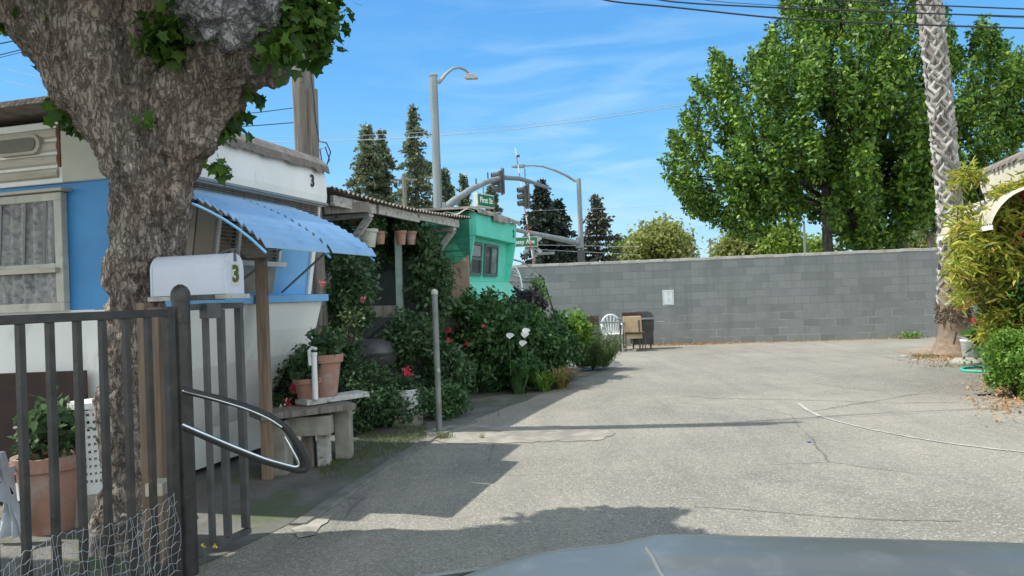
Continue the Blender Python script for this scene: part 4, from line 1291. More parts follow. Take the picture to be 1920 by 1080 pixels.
p0 = P(821, 380, 28.5); zt = P(813, 143, 28.5).z
t = thing('signal_pole', (p0.x, 28.5, 0), 'tall grey steel pole with street lamp and curved arm rising behind the green trailer', 'traffic signal pole')
tp0 = vpole(821, 380, 28.5, zt, 0.19, 0.15, 'shaft', M_GALV, t)
MB().lathe([(.17, 0), (.17, .05), (.10, .09)], tp0, 16).build('pole_cap', M_GALV, t)
MB().tube([P(822, 156, 28.5), P(835, 140, 28.5), P(848, 129, 28.6), P(860, 126, 28.7), P(872, 131, 28.8), P(880, 138, 28.9)], [.07, .06, .055, .05, .045, .04], 8).build('lamp_arm', M_GALV, t, smooth=True)
c = P(884, 143, 28.9)
lh = MB()
lh.prism([(-.28, -.02), (-.22, .10), (.0, .12), (.20, .03), (.26, -.06), (.22, -.09), (-.20, -.09)], lambda p, s: c + V(p[0], s, p[1] - .02), -.13, .13)
lh.build('lamp_head', surf('lamp_grey', (0.42, 0.44, 0.43), None, 5, 0.5), t, bevel=0.02)
arm = [P(826, 398, 28.6), P(850, 377, 29.2), P(885, 354, 30), P(915, 340, 31), P(945, 333, 32), P(975, 335, 33.2), P(1005, 344, 35), P(1032, 354, 37)]
MB().tube(arm, [.15, .14, .13, .12, .11, .10, .085, .07], 12).build('mast_arm', M_GALV, t, smooth=True)
MB().box(P(833, 395, 28.55), (.14, .3, .62)).build('arm_bracket', M_GALV, t)
for u, v, y in ((893, 351, 30.2), (915, 339, 31)):
    q = P(u, v, y); MB().tube([q + UZ * .1, q + UZ * .35], .03, 6).build('arm_clamp', M_DARK, t)


def signal(u, v, y, hpx, label):
    c = P(u, v, y); h = hpx * y / FPX
    t = thing('traffic_light', c - UZ * h / 2, label, 'traffic light', 'traffic lights hung on the curved arm')
    R = Matrix.Rotation(math.radians(14), 3, 'Z')
    MB().box(c + V(.03, 0, 0), (.06, .55, h), R).build('backplate', M_DARK, t, bevel=0.02)
    MB().box(c + V(-.08, 0, 0), (.16, .34, h * .82), R).build('housing', M_DARK, t, bevel=0.02)
    for k in (-1, 0, 1):
        q = c + V(-.16, 0, k * h * .27)
        MB().tube([q + R @ V(0, 0, 0), q + R @ V(-.14, 0, -.01), q + R @ V(-.28, 0, -.02)], [.13, .13, .125], 12, caps=False).build('visor', surf('visor%d%d' % (u, k), (0.10, 0.11, 0.11), None, 5, 0.5), t, solid=0.012)
    MB().bar(c + UZ * h * .45, c + UZ * (h * .45 + .12), .06, .06).build('hanger', M_GALV, t)


signal(941, 341, 31.8, 48, 'dark traffic light at the crest of the curved arm, left one')
signal(988, 368, 34.2, 46, 'dark traffic light hanging lower right of the curved arm')
# street name box
c = P(907, 377, 27.5)
t = thing('street_sign', c, 'green First St street name box standing above the green trailer roof', 'street sign')
d_ = Vector((0.62, 0.78, -0.03)).normalized(); R = Matrix((d_, d_.cross(V(0, 0, 1)).normalized() * -1, V(0, 0, 1))).transposed()
nrm_ = Vector((d_.y, -d_.x, 0)).normalized()
MB().box(c, (0.95, .22, .50), R).build('sign_box', surf('sign_box_white', (0.52, 0.56, 0.55), None, 5, 0.5), t, bevel=0.015)
MB().box(c + nrm_ * .115, (0.88, .012, .40), R).build('sign_face', M_SIGNG, t)
text('sign_text', 'First St', 0.29, M_SIGNW, frame(c + nrm_ * .126, d_, UZ), t, 0.003, 0.007, 0.86)
m = MB(); m.tube([c + UZ * .25, c + UZ * .55], .03, 6); m.build('hanger', M_GALV, t)

t = thing('signal_pole', P(1091, 485, 50) * Vector((1, 1, 0)), 'far grey lamp pole with a long arm reaching left above the wall', 'traffic signal pole')
tp0 = vpole(1089, 440, 50, P(1082, 335, 50).z, 0.20, 0.15, 'shaft', M_GALV, t)
MB().tube([P(1080, 340, 50), P(1060, 328, 50), P(1040, 319, 50), P(1018, 312, 50), P(1000, 310, 50), P(985, 311, 50)], [.10, .09, .08, .07, .06, .05], 8).build('lamp_arm', M_GALV, t, smooth=True)
c = P(974, 312, 50)
MB().prism([(-.55, -.02), (-.2, .10), (.3, .12), (.45, .03), (.3, -.1), (-.3, -.08)], lambda p, s: c + V(p[0], s, p[1]), -.15, .15).build('lamp_head', M_GALV, t, bevel=0.02)
MB().tube([P(1085, 456, 49.8), P(1060, 450, 48.5), P(1020, 442, 47), P(985, 435, 46), P(955, 428, 45)], [.20, .18, .16, .14, .12], 10).build('mast_arm', M_GALV, t, smooth=True)
MB().box(P(1087, 455, 49.8), (.5, .4, .7)).build('arm_bracket', M_GALV, t)
MB().box(P(1090, 482, 49.6), (.45, .4, .9)).build('signal_cabinet', M_DARK, t)
MB().tube([P(984, 316, 50), P(985, 345, 50)], .03, 6).build('hanging_cable', M_DARK, t)
c = P(973, 454, 41.6)
t = thing('street_sign', c, 'green avenue street name sign half hidden behind the green trailer', 'street sign')
MB().box(c, (2.12, .08, .56)).build('sign_edge', M_SIGNW, t)
MB().box(c + V(0, -.045, 0), (2.06, .012, .50)).build('sign_face', M_SIGNG, t)
text('sign_text', 'Hennessy Ave', 0.33, M_SIGNW, frame(c + V(-.02, -.056, 0), (1, 0, 0), UZ), t, 0.003, 0.006, 0.95)
m = MB(); m.tube([c + UZ * .28 + V(.6, 0, 0), c + UZ * .5 + V(.6, 0, 0)], .03, 6); m.build('hanger', M_GALV, t)
# crossing barrier and crossbuck
t = thing('crossing_gate', P(1001, 497, 41) * Vector((1, 1, 0)), 'raised red and white striped railway crossing arm beyond the wall', 'barrier')
q0, q1 = P(1001, 500, 41), P(966, 277, 41)
n_ = 14
m1, m2 = MB(), MB()
for i in range(n_):
    a_, b_ = q0.lerp(q1, i / n_), q0.lerp(q1, (i + 1) / n_ - .0005)
    (m1 if i % 2 == 0 else m2).bar(a_, b_, .19 - .09 * i / n_, .05)
m1.build('red_stripe', M_REDP, t); m2.build('white_stripe', M_SIGNW, t)
m = MB()
for f_ in (.5, .93):
    q = q0.lerp(q1, f_); m.tube([q, q + V(.18, 0, 0)], .07, 8)
m.build('warning_lamp', M_DARK, t)
MB().box(V(q0.x, 41, 1.0), (.4, .4, 2.0)).build('gate_post', M_GALV, t)
MB().bar(V(q0.x, 41, 2.0), q0, .14, .06).build('arm_base', M_GALV, t)
c = P(998, 460, 42)
t = thing('crossbuck_sign', (c.x, 42, 0), 'white railway crossbuck on a pale post beside the avenue sign', 'sign')
MB().tube([V(c.x + .05, 42, 0), V(c.x + .05, 42, c.z + .4)], .08, 10).build('post', M_GALV, t)
for s_ in (1, -1):
    a_ = c + V(-.50, -.12, -.42 * s_); b_ = c + V(.50, -.12, .42 * s_)
    MB().bar(a_ + V(0, .02 * s_, 0), b_ + V(0, .02 * s_, 0), .19, .025, (0, 1, 0)).build('crossbuck_blade', surf('buck_white%d' % s_, (0.42, 0.46, 0.47), None, 5, .5), t)
    dd_ = (b_ - a_).normalized()
    word = 'CROSSING' if s_ == 1 else 'RAILROAD'
    text('sign_text', word, 0.15, M_INK, frame((a_ + b_) / 2 + V(0, -.04 + .02 * s_, 0), dd_, UZ), t, 0.002, 0.003, 1.0)
c = P(1022, 475, 43)
MB().box(c, (1.1, .35, .14)).build('signal_light_bar', M_GALV, t)
# far small poles
def farpole(u, v, y, zt_, r, label, arm=0):
    b_ = P(u, v, y)
    t = thing('utility_pole', (b_.x, y, 0), label, 'utility pole')
    MB().tube([V(b_.x, y, 0), V(b_.x, y, b_.z)], r, 8).build('shaft', M_GALV if arm == 0 else M_GWOOD, t)
    if arm: MB().bar(V(b_.x - arm, y, b_.z - .3), V(b_.x + arm, y, b_.z - .3), .14, .14).build('cross_arm', M_GWOOD, t)


farpole(757, 330, 55, 0, .17, 'wooden pole with one cross arm between the left conifers', 1.0)
farpole(1090, 458, 90, 0, .18, 'far wooden pole with cross arm right behind the lamp pole', 1.6)
farpole(1331, 447, 90, 0, .14, 'thin far wooden pole between two pale round trees', .4)
farpole(1507, 414, 45, 0, .075, 'slim grey lamp post under the left of the big green tree')
farpole(1569, 446, 60, 0, .13, 'short grey post below the crown right of the slim lamp post')


# ------------------------------------------------------------------ trees beyond the wall
def inpoly(x, y, poly):
    c = False; n = len(poly); j = n - 1
    for i in range(n):
        xi, yi = poly[i]; xj, yj = poly[j]
        if (yi > y) != (yj > y) and x < (xj - xi) * (y - yi) / (yj - yi) + xi: c = not c
        j = i
    return c


BT = [(1480, -60), (1455, 10), (1436, 70), (1405, 90), (1395, 130), (1335, 88), (1342, 150), (1296, 125), (1302, 170), (1272, 215), (1296, 240), (1236, 248), (1262, 275), (1230, 302), (1255, 340),
      (1285, 385), (1335, 388), (1352, 412), (1380, 410), (1400, 368), (1450, 364), (1500, 378), (1545, 398), (1575, 445), (1668, 455), (1700, 420), (1745, 385), (1805, 362), (1860, 350),
      (1900, 300), (1925, 240), (1965, 170), (1935, 105), (1880, 62), (1850, 22), (1838, 75), (1800, 95), (1775, 20), (1740, -80), (1600, -140)]
YB = 31.0
bt = thing('plane_tree', P(1610, 465, YB) * Vector((1, 1, 0)), 'huge bright green leafy tree spreading over the right of the block wall', 'tree')
cl = []
cen = np.array(P(1600, 400, YB))
pos, nor = [], []


def lobe(c, ln, R_, k):
    """one leafy shoot: leaves on a tapering spindle, facing outwards; c is its tip"""
    out_ = c - cen; out_ /= np.linalg.norm(out_)
    g = out_ * 0.9 + np.array((random.gauss(0, .18), random.gauss(0, .18), 0.60)); g /= np.linalg.norm(g)
    a1_ = np.cross(g, (0.3, 0.8, 0.1)); a1_ /= np.linalg.norm(a1_); a2_ = np.cross(g, a1_)
    t_ = rng.random((k, 1)) ** .75
    th = rng.random((k, 1)) * 2 * math.pi
    rad = R_ * t_ ** .65 * np.minimum(1, (1.02 - t_) * 4) ** .5 * (.72 + .38 * rng.random((k, 1))) * (1 + .25 * np.sin(th * 3 + random.random() * 6) * np.sin(t_ * 9))
    o_ = np.cos(th) * a1_ + np.sin(th) * a2_
    pos.append(c - g * ln * t_ + o_ * rad + rng.normal(size=(k, 3)) * .05)
    nor.append(o_ * .9 + g * .6 + np.array((0, 0, .35)))


while len(cl) < 390:
    u, v = random.uniform(1225, 1970), random.uniform(-145, 465)
    if not inpoly(u, v, BT): continue
    rx, ry = (u - 1600) / 370, (v - 190) / 330
    h = math.sqrt(max(0.02, 1 - rx * rx - ry * ry))
    if ry > 0.45 and random.random() < 0.3: continue
    y = YB + random.choice((-1, -1, 1)) * 6.0 * h * random.uniform(.45, 1.08) + random.uniform(-.5, .5)
    c = np.array(P(u, v, y)); cl.append((c, rx, ry))
    ln = random.uniform(1.2, 2.6)
    lobe(c, ln, random.uniform(.36, .62), int(125 * ln))
for i in range(len(BT)):      # shoots that reach the rim
    (u0, v0), (u1, v1) = BT[i], BT[(i + 1) % len(BT)]
    n_ = max(1, int(math.hypot(u1 - u0, v1 - v0) / 13))
    for k_ in range(n_):
        t_ = random.random()
        c = np.array(P(u0 + (u1 - u0) * t_, v0 + (v1 - v0) * t_, YB + random.uniform(-2.5, 2)))
        lobe(c, random.uniform(.8, 1.7), random.uniform(.24, .42), 130)
pos = np.concatenate(pos); nor = np.concatenate(nor)
leaves('crown', pos, 0.185, L_TREE, bt, T_LEAF, 0.5, nrms=nor)
m = MB()
tb = V(P(1618, 465, YB).x, YB, 0); fork = P(1612, 400, YB)
m.tube([tb, V(tb.x, YB, 2.2), fork], [.55, .42, .32], 12)
for c, rx, ry in random.sample(cl, 70):
    c = Vector(c); mid = fork.lerp(c, .5) + V(0, 0, .5)
    m.tube([fork - UZ * random.uniform(0, 1.2), mid, c], [.14, .08, .025], 6)
m.build('trunk', M_BARK2, bt, smooth=True)
for u, lb in ((1551, 'bare grey trunk rising left of the big tree trunk'), (1691, 'bare grey trunk rising right of the big tree trunk')):
    b_ = P(u, 465, 29); tq = P(u - 5, 300, 29)
    t = thing('bare_tree', (b_.x, 29, 0), lb + ' behind the wall', 'tree')
    MB().tube([V(b_.x, 29, 0), V((b_.x + tq.x) / 2, 29, 2.5), tq], [.24, .21, .12], 10).build('trunk', barkmat('gt%d' % u, [(0.10, 0.09, 0.08), (0.2, 0.18, 0.16), (0.3, 0.28, 0.25)], .3, 8), t, smooth=True)
    q, _ = clumps(tq, (1.0, 1.0, 1.2), 30, 40, .2)
    leaves('crown', q, .2, L_TREE, t, T_LEAF, .5)


def conifer(u, vt, y, hw, label, mat=L_CON, dens_=1.0, droop=0.35, vbase=480):
    top = P(u, vt, y)
    H = top.z
    t = thing('conifer_tree', (top.x, y, 0), label, 'conifer', 'conifers beyond the wall')
    MB().tube([V(top.x, y, 0), V(top.x + random.uniform(-.1, .1), y, H * .6), top], [H * .016 + .05, H * .010, .03], 8).build('trunk', M_BARK2, t)
    R = hw * 1.25 * y / FPX
    ps, ds = [], []
    z = max(1.0, 0.06 * H)
    br = MB()
    while z < H - .15:
        f_ = (H - z) / H
        r = R * min(1.15, f_ / .5) ** 0.85 * random.uniform(0.6, 1.15) + .12
        nb = int(7 + 3 * dens_)
        for b_ in range(nb):
            if random.random() < .18: continue
            a_ = random.uniform(0, 6.283); rl = r * random.uniform(.55, 1.1)
            e = V(math.cos(a_), math.sin(a_), 0)
            n_ = max(2, int(rl / .16 * dens_))
            br.tube([V(top.x, y, z), V(top.x, y, z) + e * rl * .9 + UZ * (-droop * rl * .5)], [.03, .008], 4, caps=False)
            for i in range(n_):
                k = (i + random.random()) / n_
                c = V(top.x, y, z) + e * rl * (.12 + .88 * k) + UZ * (-droop * rl * k * k + .10 * rl * k)
                for _ in range(5):
                    ps.append((c.x + random.gauss(0, .10 + .03 * rl), c.y + random.gauss(0, .10 + .03 * rl), c.z + random.gauss(-.05, .09)))
                    ds.append((e.x * .7, e.y * .7, -.45))
        z += (.42 + .42 * f_) / (dens_ ** .5)
    leaves('crown', ps, .36 * (y / 70), mat, t, T_DIA, .3, ds, .6)
    br.build('branch', M_BARK2, t)


conifer(686, 228, 72, 52, 'tall sparse conifer farthest left above the patio roof')
conifer(713, 240, 74, 42, 'conifer just right of the leftmost tall one')
conifer(774, 195, 70, 48, 'tallest conifer, just left of the steel lamp pole')
conifer(832, 312, 76, 38, 'small conifer directly right of the steel lamp pole', dens_=1.2)
conifer(869, 328, 80, 22, 'narrow conifer behind the curved signal arm')
conifer(921, 345, 80, 26, 'thin conifer peeking behind the First St sign')
conifer(1013, 336, 62, 44, 'big dark dense conifer right of the traffic lights', L_COND, 1.7, .25)
conifer(1044, 372, 64, 34, 'dark conifer merging with the right of the big dense one', L_COND, 1.7, .25)
conifer(1117, 364, 66, 40, 'lone brownish conifer right of the far lamp pole', leafmat('brownish_needle', (0.045, 0.055, 0.038), (0.10, 0.10, 0.065), 0.1), 1.1, .2)


def roundtree(u, v, y, ru, rv, label, mat, nc=110, npc=60):
    c = P(u, v, y); r = (ru * y / FPX, ru * y / FPX, rv * y / FPX)
    t = thing('broadleaf_tree', (c.x, y, 0), label, 'tree', 'round trees beyond the wall')
    q, cs = clumps(c, r, nc, npc, .45 * y / 70)
    leaves('crown', q, .42 * y / 70, mat, t, T_DIA, .5)
    m = MB(); m.tube([V(c.x, y, 0), V(c.x, y, c.z)], [.25, .12], 8)
    for s_ in cs[:20]: m.tube([V(c.x, y, c.z - r[2]), Vector(s_)], [.09, .02], 5)
    m.build('trunk', M_BARK2, t)


roundtree(1238, 470, 70, 62, 50, 'olive yellow round tree above the middle of the wall', L_YTREE, 170)
roundtree(1172, 482, 78, 24, 26, 'small pale green tree between lone conifer and olive yellow tree', L_GTREE, 60)
roundtree(1385, 475, 75, 48, 40, 'pale yellowish tree right of the olive yellow one', L_YTREE, 120)
roundtree(1466, 462, 72, 36, 36, 'fresh green round tree left of the slim lamp post', L_GTREE, 100)
roundtree(1525, 478, 76, 26, 26, 'low green tree under the left part of the big crown', L_GTREE, 60)
roundtree(1722, 470, 80, 34, 28, 'low grey green tree beside the far fan palm', L_YTREE, 70)


def fanpalm(u, v, y, r, label, mat):
    c = P(u, v, y); R = r * y / FPX
    t = thing('palm_tree', (c.x, y, 0), label, 'palm tree', 'far palm trees')
    MB().tube([V(c.x, y, 0), c], [.35, .3], 8).build('trunk', M_PALMC, t)
    ps, ds = [], []
    for i in range(70):
        a_ = random.uniform(0, 6.283); el = random.uniform(-.5, 1.4)
        e = V(math.cos(a_) * math.cos(el), math.sin(a_) * math.cos(el), math.sin(el))
        for k in range(9):
            f_ = (k + 1) / 9
            q = c + e * R * f_ + UZ * (-.35 * R * f_ * f_)
            for s_ in (-1, 1):
                ps.append(tuple(q)); ds.append((e.x + s_ * e.y * .8, e.y - s_ * e.x * .8, e.z - .4))
    leaves('crown', ps, R * .32, mat, t, T_NEED, .3, ds, .15)


fanpalm(1744, 434, 75, 34, 'far palm tree seen just left of the big palm trunk', leafmat('far_palm', (0.07, 0.10, 0.04), (0.17, 0.18, 0.08), .2))
fanpalm(1467, 436, 85, 22, 'small far palm top poking above the fresh green tree', leafmat('far_palm2', (0.07, 0.10, 0.04), (0.14, 0.18, 0.06), .2))

# ------------------------------------------------------------------ palm trunk near the wall end
YP = 14.6
pc = [(1790, 670), (1790, 640), (1788, 600), (1786, 560), (1785, 500), (1783, 430), (1777, 350), (1770, 270), (1762, 190), (1754, 110), (1746, 30), (1737, -60), (1722, -200), (1700, -420)]
PW = [44, 30, 25, 24, 22, 20.5, 20, 20, 20, 20, 20, 20, 19, 18]
axis = [P(u, v, YP) for u, v in pc]; axis[0].z = 0
PR = [w_ * YP / FPX for w_ in PW]
pt = thing('palm_tree', axis[0], 'tall leaning palm trunk with criss cross grey leaf bases by the wall end', 'palm tree')
m = MB(); m.tube(axis[2:], [r * .86 for r in PR[2:]], 20); m.build('trunk', M_PALMC, pt, smooth=True)
m = MB()
P3, R3 = [], []
for i in range(4):
    for k in range(5):
        P3.append(axis[i].lerp(axis[i + 1], k / 5)); R3.append((PR[i] * (1 - k / 5) + PR[i + 1] * k / 5) * random.uniform(.93, 1.05))
m.tube(P3, R3, 24)
m.build('root_flare', M_PALMB, pt, smooth=True)


def axat(z):
    for i in range(len(axis) - 1):
        if axis[i].z <= z <= axis[i + 1].z:
            k = (z - axis[i].z) / (axis[i + 1].z - axis[i].z)
            return axis[i].lerp(axis[i + 1], k), PR[i] * (1 - k) + PR[i + 1] * k
    return axis[-1], PR[-1]


bo = MB()
z = 0.95; row = 0
NP_, DZ_ = 7, .118
while z < 10.5:
    for j in range(NP_):
        a_ = 2 * math.pi * (j + .5 * (row % 2)) / NP_ + random.uniform(-.15, .15)
        for sg in (-1, 1):
            if random.random() < .10: continue
            a1_ = a_ + sg * math.pi / NP_ * random.uniform(.95, 1.15); zz1 = z + DZ_ * random.uniform(.7, 1.35)
            wv = random.uniform(.042, .085); lift = random.uniform(.010, .040); lft2 = random.uniform(.025, .075)
            vs = []
            for (aa, zz, lf) in ((a_ - sg * .05, z, lift), ((a_ + a1_) / 2, (z + zz1) / 2, lift * 1.1), (a1_, zz1, lft2)):
                c, r = axat(zz)
                e = V(math.cos(aa), math.sin(aa), 0)
                vs += [c + e * (r * .90) - UZ * wv * .9, c + e * (r * .93 + lf), c + e * (r * .93 + lf * .8) + UZ * wv * .8, c + e * r * .86 + UZ * wv]
            bo.add(vs, [(0, 1, 5, 4), (1, 2, 6, 5), (2, 3, 7, 6), (4, 5, 9, 8), (5, 6, 10, 9), (6, 7, 11, 10), (8, 9, 10, 11), (0, 3, 2, 1)])
    z += DZ_; row += 1
bo.build('leaf_bases', leafmat('palm_boot_tones', (0.17, 0.155, 0.14), (0.44, 0.42, 0.39), 0.0, 0.9), pt)
# fibrous skirt above the root
ps, ds = [], []
for _ in range(900):
    a_ = random.uniform(0, 6.283); zz = random.uniform(.62, 1.02)
    c, r = axat(zz); ps.append((c.x + math.cos(a_) * r * .97, c.y + math.sin(a_) * r * .97, zz)); ds.append((math.cos(a_) * .5, math.sin(a_) * .5, random.uniform(-1, .6)))
leaves('fibre', ps, .10, surf('palm_fibre', (0.2, 0.155, 0.11), (0.10, 0.08, 0.06), 9, .9, 0), pt, T_NEED, .2, ds, .5)
ps, ds = [], []
top = axis[-1]
for i in range(34):
    a_ = random.uniform(0, 6.283); el = random.uniform(-.4, 1.3)
    e = V(math.cos(a_) * math.cos(el), math.sin(a_) * math.cos(el), math.sin(el))
    for k in range(26):
        f_ = (k + 1) / 26
        q = top + e * 2.4 * f_ + UZ * (-1.1 * f_ * f_)
        for s_ in (-1, 1): ps.append(tuple(q)); ds.append((e.x + s_ * e.y, e.y - s_ * e.x, e.z - .5))
leaves('crown', ps, .5, L_CON, pt, T_NEED, .3, ds, .1)

# ------------------------------------------------------------------ iron fence and gate in the left foreground
FD = Vector((0.329, 1, 0)).normalized()
F0 = Vector((-2.194, 3.2, 0))


def FP(u, z, off=0):
    y = 3.2 * 1420 / (1420 - u)
    p = F0 + FD * ((y - 3.2) / FD.y)
    return Vector((p.x, p.y, z)) + Vector((FD.y, -FD.x, 0)) * off


def fr(u0, u1, z, w_, h, mat, name, par, off=0):
    return MB().bar(FP(u0, z, off), FP(u1, z, off), w_, h).build(name, mat, par, bevel=0.003)


tf = thing('iron_fence', FP(150, 0), 'black iron bar fence with chicken wire along its foot in the left foreground', 'fence')
fr(-420, 318, 1.470, .040, .042, M_BLACK, 'top_rail', tf)
fr(-420, 318, .085, .035, .035, M_BLACK, 'bottom_rail', tf)
us = []
kk = 0
r0 = 1 / (1420 - 35)
for i in range(-6, 6):
    uu_ = 1420 - 1 / (r0 + i * 3.02e-5)
    us.append(uu_)
for u in us:
    MB().bar(FP(u, .10), FP(u, 1.449), .030, .030, FD).build('bar', M_BLACK, tf, bevel=0.002)
MB().bar(FP(313, 0), FP(313, 1.50), .045, .045, FD).build('end_post', M_BLACK, tf, bevel=0.003)
# chicken wire
m = MB()
def wp(a_, z):
    return FP(a_, z + .008 * math.sin(a_ * .35 + z * 40) + .03 * math.sin(a_ * .021), .028 + .012 * math.sin(a_ * .08 + z * 9))
for i in range(9):
    z = .06 + i * .052
    m.tube([wp(-120 + 8 * k, z - .05 * (1 - (k / 54)) * (i / 9)) for k in range(55)], .0016, 4)
for i in range(44):
    a_ = -120 + i * 10
    m.tube([wp(a_ + 4 * math.sin(i * 1.7 + k), .05 + .43 * k / 8 * (1 - .10 * (1 - i / 44))) for k in range(9)], .0014, 4)
m.build('chicken_wire', surf('galv_wire', (0.42, 0.45, 0.46), None, 5, 0.4, 0, metal=.5), tf)

tgp = thing('gate_post', FP(338, 0), 'round capped dark steel gate post in front of the mailbox', 'post')
c = FP(338, 0)
MB().lathe([(.048, 0), (.048, 1.53)], c, 20).build('shaft', M_BLACK, tgp, smooth=True)
MB().lathe([(.052, 1.53), (.054, 1.56), (.050, 1.585), (.036, 1.61), (.012, 1.625)], c, 20).build('cap', M_BLACK, tgp, smooth=True)
tgt = thing('iron_gate', FP(410, 0), 'narrow dark iron gate with three bars right of the round post', 'gate')
for u, w_ in ((383, .030), (412, .042), (446, .048)):
    MB().bar(FP(u, .11), FP(u, 1.475 if u < 440 else 1.48), w_, .030, FD).build('bar', M_DARK, tgt, bevel=0.002)
fr(350, 452, 1.495, .036, .036, M_DARK, 'top_rail', tgt)
fr(350, 452, .085, .036, .036, M_DARK, 'bottom_rail', tgt)
fr(362, 416, 1.548, .05, .03, M_DARK, 'gate_bracket', tgt, .0)
fr(372, 398, 1.47, .06, .09, M_DARK, 'latch_box', tgt, .03)

# windshield reflection built as an added solid loop with bright edges
tl = thing('reflection_loop', FP(350, .75), 'windshield reflection built as a solid dark wedge shaped loop with bright chrome edges', 'reflection')
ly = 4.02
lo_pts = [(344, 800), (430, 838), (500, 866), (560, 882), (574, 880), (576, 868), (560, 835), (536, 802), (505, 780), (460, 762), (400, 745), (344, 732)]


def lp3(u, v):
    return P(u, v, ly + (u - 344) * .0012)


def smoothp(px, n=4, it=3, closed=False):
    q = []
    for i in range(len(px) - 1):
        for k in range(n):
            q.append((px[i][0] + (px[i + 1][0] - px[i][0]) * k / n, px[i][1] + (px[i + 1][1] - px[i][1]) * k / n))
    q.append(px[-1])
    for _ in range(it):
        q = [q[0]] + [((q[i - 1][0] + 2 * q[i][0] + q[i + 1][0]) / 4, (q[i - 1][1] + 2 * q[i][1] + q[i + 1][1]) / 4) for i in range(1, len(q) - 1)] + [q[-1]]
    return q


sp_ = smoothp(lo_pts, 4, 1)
MB().tube([lp3(u, v) for u, v in sp_], .020, 8).build('reflected_rim', M_RUB, tl, smooth=True)
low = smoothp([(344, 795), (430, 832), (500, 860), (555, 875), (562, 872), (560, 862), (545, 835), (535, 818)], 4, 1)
MB().tube([lp3(u, v) - V(0, .016, 0) for u, v in low], .0085, 8).build('reflected_chrome', M_CHROME, tl, smooth=True)
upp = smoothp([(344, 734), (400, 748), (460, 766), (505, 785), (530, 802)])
MB().tube([lp3(u, v) - V(0, .016, -.006) for u, v in upp], .006, 8).build('reflected_chrome', M_CHROME, tl, smooth=True)

# mailbox
AX = Vector((math.cos(math.radians(14)), -math.sin(math.radians(14)), 0)); AYv = Vector((AX.y, -AX.x, 0)) * -1
mb0 = P(303, 556, 4.62); L_mb = .50
cz = mb0.z


def mbx(p, s):
    return V(mb0.x, mb0.y, cz) + AX * s + Vector((-AX.y, AX.x, 0)) * p[0] + UZ * p[1]


tm = thing('mailbox', V(mb0.x, mb0.y, 0) + AX * .25, 'pale grey domed mailbox with a hand cut number 3 on its door', 'mailbox')
prof = [(-.085, 0), (.085, 0)] + [(.085 * math.cos(a_), .155 + .09 * math.sin(a_)) for a_ in [math.pi * i / 12 for i in range(13)]]
MB().prism(prof, mbx, 0.01, L_mb).build('body', M_MAIL, tm, smooth=True)
pr2 = [(x * 1.05, z * 1.02 - .003) for x, z in prof]
MB().prism(pr2, mbx, L_mb + .001, L_mb + .022).build('door', M_MAIL, tm, bevel=0.004)
MB().prism(pr2, mbx, -.006, .009).build('back_rim', M_MAIL, tm, bevel=0.003)
q = mbx((0, .115), L_mb + .0235)
AXY = Vector((-AX.y, AX.x, 0))
MB().box(q, (.002, .085, .13), Matrix((AX, AXY, UZ)).transposed()).build('number_sticker', M_STICK, tm)
text('number_three', '3', 0.135, M_OLIVE, frame(q + AX * .002, AXY, UZ), tm, 0.002, 0.006, 1.05)
m = MB()
hq = mbx((0, .245), L_mb + .012)
m.tube([hq - AX * .10, hq - AX * .05 + UZ * .012, hq + UZ * .022, hq + AX * .03 + UZ * .015, hq + AX * .035 - UZ * .01], .009, 8)
m.tube([hq + UZ * .02, hq + AX * .012 - UZ * .05], .012, 8)
m.build('latch_handle', M_DARK, tm, smooth=True)
# its stand
ts = thing('mailbox_stand', V(mb0.x, mb0.y, 0) + AX * .1, 'rough timber posts and board carrying the pale grey mailbox', 'mailbox stand')
MB().bar(mbx((0, -.016), -.03), mbx((0, -.016), L_mb + .06), .17, .026).build('board', M_WWOOD, ts)
for u, w_, y_, z1_ in ((270, .045, 4.46, 1.53), (293, .06, 4.42, 1.50)):
    p = P(u, 600, y_); MB().bar(V(p.x, p.y, 0), V(p.x, p.y, z1_), w_, .09, (0, 1, 0)).build('post', M_WOOD, ts, bevel=0.003)
p = P(299, 900, 4.28)
MB().box(V(p.x, p.y, p.z - .04), (.10, .14, .07)).build('cross_block', surf('lit_pale_wood', (0.6, 0.54, 0.42), (0.5, 0.45, 0.35), 9, .8, .2), ts, bevel=0.004)  # sunlit look of the white wood put into its colour
p = P(493, 600, 6.4)
tw = thing('timber_post', (p.x, p.y, 0), 'slim upright timber post standing right of the mailbox door', 'post')
MB().bar(V(p.x, p.y, 0), V(p.x, p.y, P(492, 487, 6.4).z), .085, .085, (0, 1, 0)).build('shaft', M_WOOD, tw, bevel=0.004)
MB().box(V(p.x, p.y, P(492, 487, 6.4).z + .01), (.13, .12, .018)).build('cap_board', M_GWOOD, tw)

